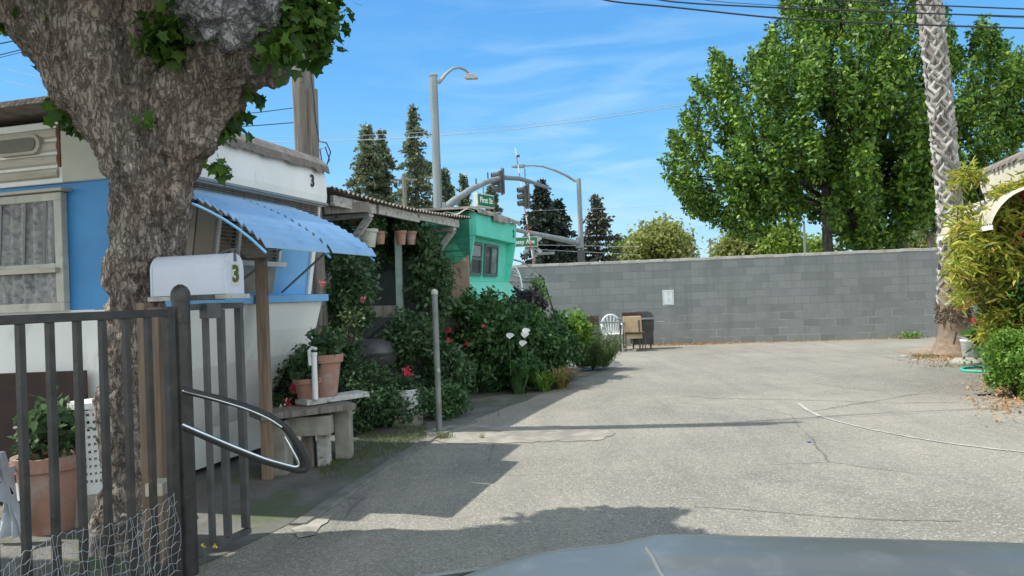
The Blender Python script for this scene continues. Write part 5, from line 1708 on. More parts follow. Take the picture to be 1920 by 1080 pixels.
# pots, hamper and board behind the fence
c = P(97, 980, 5.15); c.z = 0
t = thing('flower_pot', c, 'large pale terracotta planter behind the iron fence', 'flower pot')
MB().lathe([(.15, 0), (.155, .02), (.20, .42), (.225, .43), (.23, .52), (.205, .52), (.19, .46)], c, 28).build('pot', M_TERRA, t, smooth=True)
q, _ = clumps(c + V(0, 0, .68), (.22, .2, .16), 26, 26, .05)
leaves('plant', q, .07, L_DARK, t, T_LEAF)
c = P(182, 930, 5.28); c.z = .22
t = thing('laundry_hamper', c, 'white slotted plastic laundry hamper beside the plane tree trunk', 'laundry hamper')
m = MB()
H_, n1, n2 = .62, 44, 12
for i in range(n1):
    a0_, a1_ = 2 * math.pi * i / n1, 2 * math.pi * (i + 1) / n1
    for j in range(n2):
        z0_, z1_ = H_ * j / n2, H_ * (j + 1) / n2
        r_ = lambda z: .095 + .05 * z / H_
        if i % 2 == 0 and 1 <= j < n2 - 1:
            zz = z0_ + (z1_ - z0_) * .62
        else:
            zz = z1_
        vs = [c + V(r_(z0_) * math.cos(a0_), r_(z0_) * math.sin(a0_), z0_), c + V(r_(z0_) * math.cos(a1_), r_(z0_) * math.sin(a1_), z0_),
              c + V(r_(zz) * math.cos(a1_), r_(zz) * math.sin(a1_), zz), c + V(r_(zz) * math.cos(a0_), r_(zz) * math.sin(a0_), zz)]
        m.add(vs, [(0, 1, 2, 3)])
m.build('basket', M_PLAST, t)
MB().lathe([(.145, H_ - .02), (.165, H_ - .02), (.165, H_ + .02), (.145, H_ + .02)], c, 28).build('rim', M_PLAST, t)
MB().box(c - UZ * .112, (.40, .30, .216)).build('base_block', M_CONC, t) if False else None
t = MB().box(V(c.x, c.y, .11), (.40, .26, .215)).build('concrete_block', M_CONC, bevel=0.008)
tag(t, 'concrete block under the white laundry hamper', 'concrete block')
a_ = P(-60, 760, 5.45); b_ = P(168, 760, 5.5)
z1_ = P(100, 697, 5.45).z
t = MB().box(V((a_.x + b_.x) / 2, 5.47, z1_ / 2 + .13), ((b_.x - a_.x), .03, z1_ - .26)).build('wooden_board', surf('dark_red_board', (0.05, 0.028, 0.022), (0.03, 0.02, 0.018), 5, .8, .2))
tag(t, 'dark reddish brown board leaning on the trailer skirt behind the fence', 'board')
m = MB()
bb = P(22, 960, 4.9)
m.grid(lambda u, v: V(bb.x + .05 * math.sin(v * 3 + u * 2) + .16 * (u - .5) * (1.2 - v), 4.85 + .03 * math.sin(u * 20 + v * 4), .05 + .55 * v), 24, 10)
t = m.build('plastic_bag', surf('grey_white_plastic', (0.5, 0.54, 0.58), (0.4, 0.43, 0.47), 6, .4, .3, 12), solid=.003, smooth=True)
tag(t, 'crumpled whitish plastic bag left of the large terracotta planter', 'bag')

# ------------------------------------------------------------------ bench with pots under the awning
tb_ = thing('stone_bench', P(590, 860, 6.7) * Vector((1, 1, 0)), 'weathered plank and block bench carrying terracotta pots beside the trailer', 'bench')
zb = P(590, 768, 6.7).z
pa, pb_ = P(478, 775, 6.45), P(655, 768, 6.95)
pa.z = pb_.z = zb
MB().bar(pa, pb_, .34, .055, UZ).build('plank', M_GWOOD, tb_, bevel=0.005)
pc_, pd_ = P(565, 765, 6.75), P(682, 757, 7.25)
pc_.z = pd_.z = zb + .062
MB().bar(pc_, pd_, .20, .05, UZ).build('plank', M_WWOOD, tb_, bevel=0.005)
MB().box(P(580, 797, 6.72), (.40, .16, .17)).build('block', M_CONC, tb_, bevel=0.006)
MB().box(V(P(520, 810, 6.6).x, 6.6, zb / 2 - .03), (.20, .22, zb - .06)).build('leg', M_CONC, tb_, bevel=0.006)
MB().box(V(P(607, 810, 6.85).x, 6.85, zb / 2 - .03), (.10, .12, zb - .06)).build('leg', M_WWOOD, tb_, bevel=0.004)
MB().box(V(P(578, 810, 6.82).x, 6.82, zb / 2 - .03), (.10, .12, zb - .06)).build('leg', M_GWOOD, tb_, bevel=0.004)
MB().box(V(P(645, 810, 7.1).x, 7.1, zb / 2 - .02), (.14, .16, zb - .06)).build('leg', M_CONC, tb_, bevel=0.004)


def pot(u, vb, y, r, h, z, label, plant=None):
    c = P(u, vb, y); c.z = z
    t = thing('flower_pot', c, label, 'flower pot', 'terracotta pots on the bench')
    MB().lathe([(r * .62, 0), (r * .64, .01), (r * .9, h * .8), (r * 1.05, h * .81), (r * 1.08, h), (r * .95, h), (r * .9, h * .9)], c, 26).build('pot', M_TERRA, t, smooth=True)
    if plant: leaves('plant', blob((c.x, c.y, c.z + h + .1), (r * 1.2, r * 1.2, .16), 260, .9), .07, L_DARK, t, T_LEAF)


pot(613, 766, 6.95, .155, .385, zb + .09, 'tall terracotta pot at the right of the bench behind the pipe', True)
pot(578, 766, 6.85, .125, .24, zb + .031, 'shorter terracotta pot left of the tall one on the bench', True)
c = P(592, 766, 6.72); c.z = zb + .09
t = thing('white_pipe', c, 'white plastic standpipe with a bent top in front of the terracotta pots', 'pipe')
MB().tube([c, c + UZ * .40], .026, 14).build('pipe', M_PLAST, t, smooth=True)
MB().tube([c + V(-.035, -.01, .30), c + V(-.04, -.01, .44), c + V(-.015, -.01, .465), c + V(.03, -.01, .45)], .016, 10).build('elbow', M_PLAST, t, smooth=True)
MB().lathe([(.031, .395), (.031, .42), (.0, .425)], c, 14).build('pipe_cap', M_PLAST, t)

c = G(767, 785); c.z = 0.12
c = P(766, 776, 8.9); c.z = max(.02, c.z)
t = thing('bucket', c, 'white plastic bucket with a red geranium next to the grey pipe post', 'bucket')
bz = c.z
MB().lathe([(.105, 0), (.11, .01), (.13, .22), (.14, .225), (.14, .24), (.133, .245), (.14, .27), (.145, .30), (.135, .30), (.125, .26)], c, 26).build('pail', M_PLAST, t, smooth=True)
leaves('plant', blob(c + V(0, 0, .36), (.16, .14, .13), 200, .9), .06, L_DARK, t, T_LEAF)
leaves('flower', blob(c + V(.015, -.08, .50), (.05, .04, .06), 50, .9), .045, M_RED, t, T_LEAF)
MB().box(V(c.x, c.y, bz / 2), (.3, .3, max(.01, bz - .004))).build('slab', M_CONC, t)

# grey pipe post
b0 = G(824, 809)
tt_ = P(819, 552, b0.y)
t = thing('pipe_post', b0, 'grey steel pipe post with a round white cap at the edge of the drive', 'post')
MB().tube([b0, V(b0.x, b0.y, tt_.z)], .034, 16).build('shaft', surf('grey_worn_pipe', (0.13, 0.15, 0.15), (0.20, 0.215, 0.21), 7, .55, .1, dirt=(0.35, 0.35, 0.33), dscale=10, dlo=.62, dhi=.68), t, smooth=True)
MB().lathe([(.040, 0), (.040, .02), (.034, .045), (.015, .06), (.0, .062)], V(b0.x, b0.y, tt_.z), 16).build('cap', M_CAP, t, smooth=True)

# ------------------------------------------------------------------ garden plants along the drive
HB = 0


def hb(u, v, y, ru, rv, label, cat='bush', name='garden_shrub', mat=L_HEDGE, nc=60, npc=45, size=.07, tmpl=T_LEAF, flowers=(), fmat=None, ry=None, up=.5, fsize=.06, dirs_up=False, cr=None, group='garden shrubs along the drive'):
    c = P(u, v, y); rx = ru * y / FPX; rz = rv * y / FPX
    if c.z - rz < 0.15:      # sit on the ground
        topz = c.z + rz; rz = topz / 2; c.z = rz
    return bush(name, c, (rx, ry or rx, rz), label, cat, mat, nc, npc, cr or .05 + .02 * rx, size, tmpl, [P(*f) for f in flowers], fmat, group, up, True, fsize, dirs_up)


hb(902, 640, 11.6, 66, 92, 'large dark green flowering hedge bush right of the grey pipe post', nc=230, npc=60, size=.085, ry=.6,
   flowers=[(841, 619, 11.0), (876, 645, 11.0), (840, 640, 11.0), (907, 612, 11.05)], fmat=M_RED, fsize=.038)
hb(968, 650, 12.0, 62, 80, 'dark green hedge bush below the green trailer windows', nc=190, npc=60, size=.085, ry=.6)
hb(1030, 650, 12.6, 52, 66, 'mid green bush with purple tips next to the metal frame', nc=150, npc=55, size=.075, ry=.6, mat=L_HEDGE)
hb(985, 565, 12.6, 36, 26, 'purplish dark foliage topping the hedge at the green trailer corner', nc=34, npc=30, size=.08, mat=leafmat('purple_leaf', (0.03, 0.03, 0.035), (0.07, 0.06, 0.06), .2), cr=.05)
hb(1078, 615, 13.0, 30, 34, 'yellow green leafy sprig bush behind the needle leaved shrub', nc=34, npc=34, size=.09, mat=L_FRESH)
hb(1003, 560, 12.9, 20, 34, 'upright light green shoots rising above the hedge', nc=18, npc=22, size=.10, mat=L_FRESH, cr=.04)
# needle leaved shrub: upward shoots
c = G(1112, 694); t = thing('rosemary_bush', c, 'feathery upright needle leaved shrub at the far end of the hedge', 'bush')
ps, ds = [], []
for i in range(330):
    a_ = random.uniform(0, 6.283); sp1 = random.uniform(0, 1) ** .6
    e = V(math.cos(a_) * sp1 * .62, math.sin(a_) * sp1 * .5, 1 - .30 * sp1 + random.uniform(-.1, .12))
    ln = random.uniform(.62, 1.08) * (1 - .28 * sp1)
    o_ = c + V(math.cos(a_) * .22 * sp1, math.sin(a_) * .18 * sp1, 0)
    for k in range(34):
        f_ = .12 + .88 * k / 33
        q = o_ + e * ln * f_ + V(0, 0, 0)
        ps.append((q.x + random.gauss(0, .012), q.y + random.gauss(0, .012), max(.02, q.z))); ds.append((e.x * .9 + random.gauss(0, .5), e.y * .9 + random.gauss(0, .5), .7))
leaves('foliage', ps, .065, L_ROSE, t, T_NEED, .4, ds, .25)
m = MB()
for i in range(16):
    a_ = random.uniform(0, 6.283); m.tube([c, c + V(math.cos(a_) * .25, math.sin(a_) * .2, .55)], [.012, .005], 5)
m.build('stem', M_BARK2, t)


def blades(name, base, n, ln, spread, label, cat, mat, width=1.0, group=None):
    t = thing(name, base, label, cat, group)
    m = MB()
    for i in range(n):
        a_ = random.uniform(0, 6.283); e = V(math.cos(a_), math.sin(a_), 0); l_ = ln * random.uniform(.6, 1.1); sp1 = spread * random.uniform(.4, 1.2)
        tn = V(-e.y, e.x, 0) * .012 * width
        pts = [base + e * .03 + V(random.uniform(-.05, .05), random.uniform(-.05, .05), 0) + e * sp1 * k + UZ * (l_ * (k - .62 * k * k * (1 if spread > .2 else .4)) * 1.25) for k in (0, .25, .5, .75, 1.0)]
        ws = [1, 1.1, .9, .6, .1]
        vs = []
        for p_, w_ in zip(pts, ws): vs += [p_ - tn * w_, p_ + tn * w_]
        m.add(vs, [(2 * k, 2 * k + 1, 2 * k + 3, 2 * k + 2) for k in range(4)])
    m.build('leaf_blades', mat, t)
    return t


blades('daylily_plant', G(1052, 728), 110, .62, .42, 'arching strap leaved plant with dry orange tips at the hedge foot', 'plant', L_PINKISH)
blades('daylily_plant', G(1020, 734), 80, .55, .34, 'green strap leaved clump left of the dry tipped one', 'plant', L_FRESH)
t = blades('calla_lily', G(975, 738), 90, 1.0, .28, 'white calla lilies with broad leaves in the dark hedge', 'flower plant', L_HEDGE, 3.0)
for u, v in ((955, 636), (983, 634), (979, 650), (985, 627)):
    q = P(u, v, 10.9)
    m = MB()
    for i in range(10):
        a0_, a1_ = 2 * math.pi * i / 10, 2 * math.pi * (i + 1) / 10
        f0 = 1 + .7 * max(0, math.cos(a0_)); f1 = 1 + .7 * max(0, math.cos(a1_))
        m.add([q, q + V(.045 * math.cos(a0_) * f0, -.02, .035 * math.sin(a0_) + .06), q + V(.045 * math.cos(a1_) * f1, -.02, .035 * math.sin(a1_) + .06)], [(0, 1, 2)])
    m.build('flower', M_LILY, t)
    MB().tube([q, V(q.x, q.y + .1, .3)], .006, 5).build('stem', M_HEDGE if False else L_HEDGE, t)

hb(680, 745, 8.6, 64, 62, 'low dense dark groundcover bush in the shade beside the bench', nc=120, npc=50, size=.05, mat=L_DARK, ry=.5)
hb(735, 752, 8.9, 55, 44, 'low dark leafy shrub around the white bucket', nc=80, npc=45, size=.055, mat=L_DARK, ry=.4)
hb(555, 700, 7.6, 50, 62, 'shaded geranium bush behind the bench at the trailer corner', nc=90, npc=45, size=.06, mat=L_DARK, flowers=[(554, 727, 6.9), (540, 760, 6.9)], fmat=M_RED, ry=.35, fsize=.05)
hb(840, 720, 10.2, 48, 70, 'dark lower shrub between pipe post and hedge', nc=100, npc=45, size=.07, mat=L_DARK, ry=.5)
hb(835, 765, 9.3, 42, 34, 'low green creeping plant at the foot of the pipe post', nc=50, npc=40, size=.055, mat=L_HEDGE, ry=.3)
hb(655, 540, 8.9, 44, 90, 'tall rose bush with sunlit sprigs under the blue awning', 'rose bush', nc=120, npc=34, size=.065, mat=L_DARK, ry=.45, flowers=[(680, 563, 8.5), (604, 532, 8.3)], fmat=leafmat('pink_petal', (.6, .15, .2), (.7, .25, .25), .3), fsize=.035)
hb(655, 600, 8.2, 20, 42, 'bright sunlit sprig of leaves under the awning lip', 'plant', nc=12, npc=9, size=.055, mat=L_ROSE, cr=.06)
hb(645, 480, 10.8, 70, 60, 'dark vine mass hanging under the left end of the patio roof', 'vine', nc=90, npc=45, size=.08, mat=L_DARK)
hb(740, 450, 11.4, 66, 44, 'dark vine mass behind the hanging terracotta pots', 'vine', nc=80, npc=45, size=.08, mat=L_DARK)
hb(805, 520, 10.9, 36, 84, 'tall shaded shrub in front of the green trailer side', nc=110, npc=45, size=.08, mat=L_DARK, ry=.5)
hb(835, 520, 11.3, 22, 26, 'wiry dark twigs against the tan panel', 'plant', nc=20, npc=16, size=.10, mat=L_DARK, tmpl=T_LANCE, cr=.06)
hb(770, 640, 9.9, 52, 50, 'dark bush in front of the pale green patio post', nc=90, npc=45, size=.07, mat=L_DARK, ry=.4)
hb(625, 660, 8.6, 50, 62, 'shaded leafy shrub just beyond the white trailer skirt', nc=90, npc=45, size=.06, mat=L_DARK, ry=.4)
blades('yucca_plant', V(P(800, 560, 10.4).x, 10.4, .9), 60, .65, .40, 'spiky strap leaved plant in front of the patio post', 'plant', L_HEDGE, 1.8)

# grass and weeds
def tuft(u, v, n, h, label, mat=L_GRASS, rx=.12, name='weed', cat='weed', leafy=False):
    b_ = G(u, v); t = None
    ps = [(b_.x + random.gauss(0, rx), b_.y + random.gauss(0, rx * .5), .005) for _ in range(n)]
    if leafy:
        ps = [(x, y, random.uniform(.01, h)) for x, y, z in ps]
        o = leaves(name, ps, .07, mat, None, T_LEAF, .5)
    else:
        o = leaves(name, ps, h, mat, None, T_BLADE, .1, [(random.gauss(0, .4), random.gauss(0, .4), 1) for _ in ps], .15)
    tag(o, label, cat, 'weeds along the paving')


tuft(1242, 640, 120, .30, 'leafy weed at the wall foot next to the chairs', L_FRESH, .12, leafy=True)
tuft(1200, 638, 90, .28, 'weed behind the chair legs at the wall foot', L_HEDGE, .14, leafy=True)
tuft(1340, 641, 160, .16, 'low spreading weed at the wall foot right of the notice', L_FRESH, .30, leafy=True)
tuft(1440, 640, 120, .06, 'dry yellow grass patch at the middle of the wall foot', L_GRASS, .25)
tuft(1705, 635, 130, .17, 'green weed clump at the wall foot left of the palm', L_FRESH, .18, leafy=True)
tuft(1505, 640, 90, .05, 'short yellow grass at the wall foot right of the middle', L_GRASS, .3)
tuft(1730, 672, 90, .10, 'small grass tuft on the paving edge by the palm base', L_GRASS, .12)
tuft(830, 822, 110, .07, 'yellowish grass tuft at the foot of the pipe post', L_GRASS, .05)
tuft(905, 822, 20, .07, 'tiny grass sprig in the pale concrete apron', L_GRASS, .02)
tuft(640, 1003, 120, .022, 'short grass along the edge of the sunlit gutter', L_GRASS, .12)
tuft(1775, 688, 130, .05, 'dry grass beside the green hose', L_GRASS, .22)
tuft(1835, 684, 70, .16, 'leafy weeds behind the green hose loop', L_FRESH, .25, leafy=True)
t_ = G(383, 1075)
t = thing('wildflower', t_, 'thin stem with two tiny yellow flowers right of the gate foot', 'wildflower')
MB().tube([t_, t_ + V(.01, 0, .1), t_ + V(.0, 0, .155)], .002, 5).build('stem', L_FRESH, t)
for dx, dz in ((0, .16), (.06, .15)):
    leaves('flower', blob(t_ + V(dx, 0, dz), (.012, .012, .01), 14, .5), .014, M_YEL, t, T_LEAF)
ps = []
for _ in range(5200):
    u = random.uniform(600, 800); v = 885 - (u - 600) * .32 + random.gauss(-12, 16)
    g = G(u, v)
    ps.append((g.x, g.y, .005))
o = leaves('grass', ps, .04, leafmat('shaded_grass', (0.06, 0.10, 0.035), (0.14, 0.15, 0.06), .3), None, T_BLADE, .1, [(random.gauss(0, .4), random.gauss(0, .4), 1) for _ in ps], .2)
tag(o, 'thin grass strip growing along the shaded drive edge', 'grass', kind='stuff')
ps = []
for _ in range(1500):
    x = random.choice([random.gauss(4.7, .5), random.uniform(2.2, 12)]); p_ = wallxy(x, abs(random.gauss(0.05, .13)))
    ps.append((p_.x, p_.y, .012))
for _ in range(1100):
    g = G(random.gauss(1790, 45), random.gauss(672, 7)); ps.append((g.x, g.y, .014))
for _ in range(700):
    g = G(random.gauss(1885, 30), random.gauss(735, 22)); ps.append((g.x, g.y, .014))
o = leaves('leaf_litter', ps, .045, L_LITTER, None, T_DIA, 1.5)
tag(o, 'dry orange leaf litter along the wall foot and palm base', 'leaf litter', kind='stuff')
ps = []
for _ in range(900):
    g = G(random.uniform(700, 1900), random.uniform(690, 1000)); ps.append((g.x, g.y, .008))
o = leaves('gravel', ps, .012, surf('pale_chip', (0.42, 0.41, 0.38), (0.2, 0.2, 0.2), 30, .9, 0), None, T_DIA, 3)
tag(o, 'loose pale chips scattered on the drive', 'gravel', kind='stuff')

# ------------------------------------------------------------------ metal frame, chairs and table by the wall
t = thing('canopy_frame', G(1040, 690) * Vector((1, 1, 0)), 'bent black and white tube frame of an old canopy beside the green trailer', 'canopy frame')
YF = 14.6
m = MB()
m.tube([P(945, 482, YF + 1), P(975, 490, YF + .8), P(1000, 503, YF + .4), P(1018, 522, YF), P(1032, 565, YF), P(1043, 600, YF), V(P(1060, 690, YF).x, YF, 0)], .017, 8)
m.build('arched_tube', M_BLACK, t, smooth=True)
m = MB()
for a_, b_ in (((955, 527), (1022, 525)), ((960, 518), (1018, 524)), ((1000, 512), (1022, 524)), ((985, 524), (1000, 512)), ((960, 505), (985, 524)), ((985, 524), (1012, 520)), ((1000, 528), (1020, 520)), ((958, 530), (1000, 528))):
    m.tube([P(a_[0], a_[1], YF + .5), P(b_[0], b_[1], YF)], .011, 6)
m.build('lattice', surf('mid_grey_tube', (0.16, 0.17, 0.17), None, 5, .5), t)
m = MB()
m.tube([P(966, 500, YF + .2), P(972, 510, YF + .1), P(976, 520, YF), P(979, 540, YF), P(985, 570, YF), V(P(990, 600, YF).x, YF, 0)], .016, 8)
m.tube([P(964, 514, YF + .2), P(975, 519, YF)], .012, 6)
m.build('white_tube', M_SIGNW, t, smooth=True)

YC = 18.9
k_ = YC / FPX


def mchair(u, y, label, back, seatm, z1=.90, w_=.46, tilt=.06):
    x = P(u, 625, y).x
    t = thing('folding_chair', (x, y, 0), label, 'chair', 'chairs along the block wall')
    R = Matrix.Rotation(random.uniform(-.15, .15), 3, 'Z')
    c = V(x, y, 0)
    MB().box(c + V(0, .05, z1 - .17), (w_, .035, .32), R).build('backrest', back, t, bevel=.015)
    MB().box(c + V(0, -.16, .45), (w_, .42, .045), R).build('seat', seatm, t, bevel=.015)
    for sx in (-1, 1):
        for sy, zt_ in ((-.36, .43), (.06, z1 - .1)):
            MB().tube([c + R @ V(sx * w_ * .48, sy, 0), c + R @ V(sx * w_ * .46, sy if sy < 0 else .05, zt_)], .013, 6).build('leg', M_DARK, t)


mchair(1107, YC, 'brown vinyl chair left of the white plastic chair', M_BROWN, M_BROWN)
mchair(1187, YC - .35, 'brown vinyl chair holding a tan board, in front of the black grill', M_BROWN, M_BROWN, .96, .50)
c = P(1188, 620, YC - .8)
t = MB().box(P(1186, 614, YC - .62), (.45, .045, .56), Matrix.Rotation(math.radians(-8), 3, 'X')).build('tan_board', M_TANV, bevel=.02)
tag(t, 'worn tan padded board propped on the front brown chair', 'board')
# white plastic chair with fan back
x = P(1146, 610, YC).x
t = thing('plastic_chair', (x, YC, 0), 'white plastic garden chair with a rounded fan back by the wall', 'chair', 'chairs along the block wall')
c = V(x, YC, 0)
m = MB()
for i in range(12):
    a0_, a1_ = math.pi * i / 12, math.pi * (i + 1) / 12
    m.tube([c + V(.235 * math.cos(a0_), .1, .62 + .27 * math.sin(a0_)), c + V(.235 * math.cos(a1_), .1, .62 + .27 * math.sin(a1_))], .022, 6)
for sx in (-1, 1): m.tube([c + V(sx * .235, .1, .62), c + V(sx * .21, .05, .40)], .022, 6)
for i in range(7):
    a_ = (i - 3) * .13
    m.bar(c + V(a_ * .35, .07, .42), c + V(.23 * math.sin((i - 3) * .42), .1, .62 + .25 * math.cos((i - 3) * .42)), .038, .012, (0, 1, 0))
m.build('backrest', M_PLAST, t)
MB().box(c + V(0, -.15, .41), (.46, .44, .03)).build('seat', M_PLAST, t, bevel=.01)
for sx in (-1, 1):
    for sy in (-.34, .08): MB().bar(c + V(sx * .22, sy, 0), c + V(sx * .20, sy, .40), .05, .03).build('leg', M_PLAST, t)
    MB().tube([c + V(sx * .235, .1, .66), c + V(sx * .27, -.15, .64), c + V(sx * .24, -.33, .60), c + V(sx * .22, -.34, .40)], .018, 6).build('armrest', M_PLAST, t)
x = P(1082, 600, YC - .1).x
t = thing('plastic_stool', (x, YC, 0), 'small white plastic crate seat peeking above the feathery shrub', 'stool')
MB().box(V(x, YC, .66), (.20, .20, .36)).build('back', M_PLAST, t, bevel=.02)
MB().box(V(x, YC, .24), (.30, .30, .48)).build('base', M_PLAST, t, bevel=.02)
# table with grey planks
t = thing('narrow_table', (P(1175, 620, YC - .6).x, YC - .6, 0), 'narrow grey plank table on thin legs in front of the chairs', 'table')
MB().bar(P(1125, 605, YC - .7), P(1172, 604, YC - .7), .04, .16, (0, 1, 0)).build('plank', M_GALV, t)
MB().bar(P(1155, 599, YC - .3), P(1226, 597, YC - .3), .04, .14, (0, 1, 0)).build('plank', M_GALV, t)
for u in (1162, 1198):
    p_ = P(u, 600, YC - .65); MB().tube([V(p_.x, p_.y, 0), p_], .02, 8).build('leg', M_DARK, t)
# grill
x = P(1203, 620, YC).x
t = thing('barbecue', (x, YC, 0), 'black covered barbecue grill against the block wall', 'barbecue')
MB().prism([(-.28, .45), (-.30, .80), (-.24, .92), (-.12, .97), (.12, .97), (.24, .92), (.30, .80), (.28, .45)], lambda p_, s: V(x + p_[0], YC + s, p_[1]), -.2, .25).build('lid', M_DARK, t, bevel=.03)
MB().box(V(x, YC, .38), (.52, .42, .5)).build('cabinet', M_BLACK, t, bevel=.02)
for sx in (-1, 1): MB().tube([V(x + sx * .22, YC, 0), V(x + sx * .22, YC, .2)], .02, 6).build('leg', M_BLACK, t)
MB().box(V(x + .42, YC, .66), (.3, .35, .03)).build('side_shelf', M_GALV, t)
m = MB(); bq = G(1163, 652)
m.lathe([(.12, 0), (.17, .03), (.15, .08), (.06, .10)], bq, 9)
tag(m.build('clay_brick', M_TERRA), 'small orange clay lump on the paving near the shrub tip', 'stone')

# ------------------------------------------------------------------ right garden
c = P(1880, 500, 10.2)
t = thing('oleander_shrub', (c.x, c.y, 0), 'tall yellow green shrub with long drooping leaves in front of the cream trailer', 'shrub')
ps, ds = [], []
heads = []
HP = [(1797, 340, 10.4), (1812, 318, 10.3), (1805, 395, 10.3), (1795, 405, 10.4), (1830, 330, 10.4), (1848, 440, 10.1), (1875, 420, 10.1)]
for _ in range(230):
    u = random.uniform(1790, 1990); v = random.uniform(385, 640)
    if v < 400 + (1900 - u) * .5 - 20: continue
    if u < 1850 and v > 560: continue
    HP.append((u, v, random.uniform(9.7, 10.9)))
for _ in range(24):
    HP.append((random.uniform(1880, 1990), random.uniform(330, 430), random.uniform(9.8, 10.6)))
for i_, (u, v, y) in enumerate(HP):
    hq = P(u, v, y)
    heads.append(hq)
    for _ in range(56 if i_ > 4 else 60):
        a_ = random.uniform(0, 6.283); el = random.uniform(-.6, 1.0)
        d = (math.cos(a_) * math.cos(el), math.sin(a_) * math.cos(el), math.sin(el) - .45)
        ps.append(tuple(hq + Vector(d) * random.uniform(0, .05) + V(random.gauss(0, .05), random.gauss(0, .05), random.gauss(0, .06)))); ds.append(d)
leaves('foliage', ps, .15, L_YELL, t, T_LANCE, .3, ds, .3)
m = MB()
for hq in heads[::3] + heads[:5]:
    b_ = V(c.x + random.uniform(-.2, .4), c.y + random.uniform(-.2, .2), 0)
    m.tube([b_, b_.lerp(hq, .5) + V(.1, 0, .15), hq], [.022, .015, .007], 6)
m.build('stem', M_BARK2, t)
for u, v in ((1915, 368), (1914, 436), (1905, 455)):
    leaves('flower', blob(P(u, v, 9.9), (.05, .05, .05), 40, .8), .05, M_RED, t, T_LEAF)
# coral flowered succulent
b_ = G(1830, 700) ; b_.y = 12.2; b_.x = P(1868, 640, 12.2).x; b_.z = 0
t = blades('aloe_plant', b_, 60, .95, .55, 'coral flowered aloe with fleshy leaves beside the palm base', 'plant', L_BROAD, 3.2)
for (u, v, y, s_) in ((1802, 575, 12.2, .09), (1816, 566, 12.2, .09), (1829, 562, 12.2, .08), (1828, 600, 12.1, .06), (1886, 574, 11.6, .06), (1790, 480, 12.4, .06)):
    q = P(u, v, y)
    leaves('flower', blob(q, (s_ * 1.1, s_, s_ * .8), 90, .9), .055, M_CORAL, t, T_LANCE)
    MB().tube([q, V(b_.x + random.uniform(-.1, .1), b_.y, .35)], .008, 5).build('stem', L_ROSE, t)
hb(1872, 625, 11.8, 26, 50, 'dark broad leaved plant behind the white bucket', 'plant', 'broadleaf_plant', L_BROAD, 40, 14, .22, T_LEAF, group=None)
hb(1850, 510, 12.2, 36, 74, 'shaded inner growth behind the yellow green shrub', 'shrub', 'garden_shrub', L_HEDGE, 80, 30, .12, T_LANCE, group=None)
hb(1915, 690, 9.2, 52, 74, 'bright green small leaved bush at the right edge', 'bush', 'garden_shrub', L_FRESH, 190, 60, .045, T_LEAF, ry=.45, group=None)
hb(1960, 560, 9.8, 70, 90, 'deep green undergrowth under the yellow green shrub at the frame edge', 'shrub', 'garden_shrub', L_BROAD, 90, 40, .10, T_LEAF, ry=.5, group=None)
# white jug, hammer, stone, hose
c = G(1822, 672); c.y = 13.3; c = P(1822, 672, 13.3); c.z = .06
t = thing('plastic_jug', c, 'white plastic jug bucket with a moulded handle beside the palm base', 'bucket')
MB().lathe([(.13, 0), (.14, .01), (.165, .30), (.175, .31), (.175, .34), (.16, .34), (.15, .3)], c, 24).build('pail', M_PLAST, t, smooth=True)
MB().box(c + V(-.03, -.16, .17), (.09, .02, .16)).build('label_patch', surf('grey_label', (.35, .37, .42), None, 5, .5), t)
t = thing('hand_tool', c + V(-.3, 0, 0), 'small rake with dark red head resting on the white jug', 'tool')
MB().tube([c + V(-.10, -.17, .34), c + V(-.36, -.15, .42)], .012, 8).build('handle', M_PLAST, t)
MB().tube([c + V(-.34, -.15, .50), c + V(-.40, -.15, .27)], .016, 8).build('head', M_BROWN, t)
for (u, v, sx, lb) in ((1815, 683, .30, 'flat pale concrete slab under the white jug'), (1862, 678, .32, 'grey rough rock beside the white jug')):
    g = G(u, v); m = MB(); m.lathe([(sx, 0), (sx * .98, .05), (sx * .7, .10 if sx < .31 else .2), (sx * .2, .11 if sx < .31 else .24)], g, 9)
    tag(m.build('garden_stone', M_CONC, bevel=.01), lb, 'stone')
hp = [(1905, 705), (1880, 712), (1862, 712), (1855, 705), (1868, 697), (1872, 692), (1860, 689), (1830, 690), (1805, 692), (1801, 695), (1812, 698), (1840, 699), (1866, 700), (1900, 698)]
hz_ = [G(u, v) + UZ * .018 for u, v in smoothp(hp, 5, 5)]
tag(MB().tube(hz_, .022, 8).build('garden_hose', M_HOSE, smooth=True), 'turquoise green garden hose looped on the paving', 'hose')
for (u, v, lb) in ((1695, 667, 'white paper scrap on the paving left of the palm'), (1713, 671, 'small white flake near the paper scrap'), (1715, 667 + 8, 'tiny white chip below the paper scrap')):
    g = G(u, v); tag(MB().box(g + UZ * .006, (.12 if u == 1695 else .04, .05, .004), Matrix.Rotation(.3, 3, 'Z')).build('litter_scrap', M_SIGNW), lb, 'litter')
g = G(1517, 830); tag(MB().box(g + UZ * .008, (.035, .02, .008)).build('litter_scrap', surf('blue_scrap', (.05, .10, .5), None, 5, .5)), 'tiny blue scrap lying in the middle of the drive', 'litter')
g = G(1845, 742); tag(MB().tube([g + V(-.08, 0, .012), g + V(.09, .01, .012)], .012, 6).build('fallen_twig', M_BARK2), 'short dark twig lying near the bright green bush', 'twig')

# ------------------------------------------------------------------ the car's front end
tc_ = thing('car', (0.85, 0.9, 0), 'grey car bonnet filling the bottom right foreground', 'car')


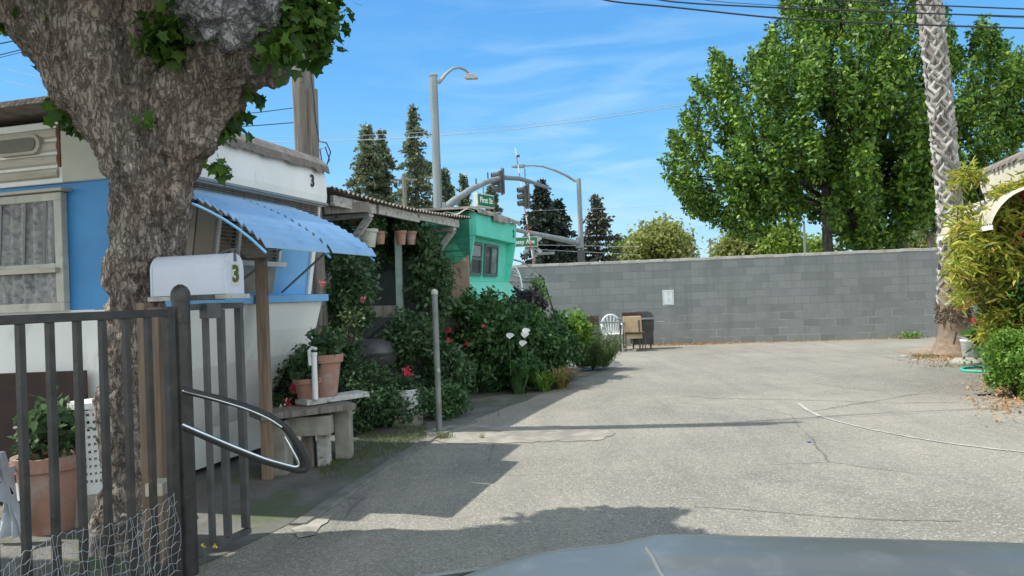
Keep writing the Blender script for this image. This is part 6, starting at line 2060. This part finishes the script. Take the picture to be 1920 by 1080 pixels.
def hood(u, v):
    x = -0.24 + 2.09 * u
    y = 0.35 + 1.27 * v
    # left front corner is rounded off in plan
    cx = max(0, 0.30 - x) / 0.42
    y = 0.35 + (1.27 - 0.055 * cx ** 2 - .085 * max(0, x - .25)) * v
    z = 0.965 + 0.012 * math.sin(math.pi * min(1, max(0, (x + .1) / 1.9))) - .040 * max(0, x - .3)
    z -= 0.030 * max(0, (0.12 - x) / 0.24) ** 2 + .10 * max(0, (x - 1.6) / .25) ** 2
    q_ = min(1, max(0, (v - .835) / .03)); z += (.016 * q_ * q_ * (3 - 2 * q_)) * min(1, max(0, (x - .2) / .1))
    z -= 1.6 * max(0, v - .94) ** 1.6
    return V(x, y, z)


MB().grid(hood, 90, 70).build('bonnet', M_HOOD, tc_, solid=.012, smooth=True)
m = MB()
seam = [hood(.25 + .03 * (1 - k / 20), .05 + .86 * k / 20) + UZ * .003 for k in range(21)]
m = MB(); m.tube([hood(.235 + .03 * (1 - k / 20), .05 + .86 * k / 20) - UZ * .003 for k in range(21)], .006, 8); m.build('fender_ridge', surf('ridge_paint', (.13, .145, .145), None, 3, .5, 0), tc_, smooth=True)
m = MB()
m.grid(lambda u, v: V(-.24 + 2.09 * u, (.35 + 1.27 - .055 * (max(0, .30 - (-.24 + 2.09 * u)) / .42) ** 2 - .085 * max(0, -.49 + 2.09 * u)) + .0 + .10 * math.sin(v * math.pi / 2), .93 - .62 * v), 40, 10)
m.build('front_bumper', M_HOOD, tc_, solid=.01, smooth=True)
for sx in (-1, 1):
    xx = .805 + sx * 1.03
    MB().grid(lambda u, v: V(xx + sx * .03 * math.sin(v * 3), .25 + .92 * u, .90 - .45 * v), 12, 8).build('fender', M_HOOD, tc_, solid=.01, smooth=True)
    wq = V(.865 + sx * .82, .70, .33)
    def wl(prof, name, mat):
        m = MB()
        k0 = 0
        n = 28
        for (r, xo) in prof:
            for j in range(n):
                a_ = 2 * math.pi * j / n
                m.v.append((wq.x + xo * sx, wq.y + r * math.cos(a_), wq.z + r * math.sin(a_)))
        for i in range(len(prof) - 1):
            for j in range(n):
                a_, b_ = i * n + j, i * n + (j + 1) % n
                m.f.append((a_, b_, b_ + n, a_ + n))
        m.f.append(tuple(range(n))); m.f.append(tuple((len(prof) - 1) * n + j for j in range(n)))
        return m.build(name, mat, tc_, smooth=True)
    wl([(.21, -.10), (.31, -.10), (.33, -.07), (.33, .07), (.31, .10), (.21, .10)], 'tyre', M_RUB)
    wl([(.20, -.05), (.205, .085), (.12, .06), (.04, .07)], 'rim', M_GALV)
    MB().box(V(.865 + sx * .72, 1.72, .72), (.30, .06, .12)).build('headlight', M_LENS, tc_, bevel=.02)
MB().box(V(.865, 1.735, .68), (.9, .05, .16)).build('grille', M_DARK, tc_, bevel=.01)
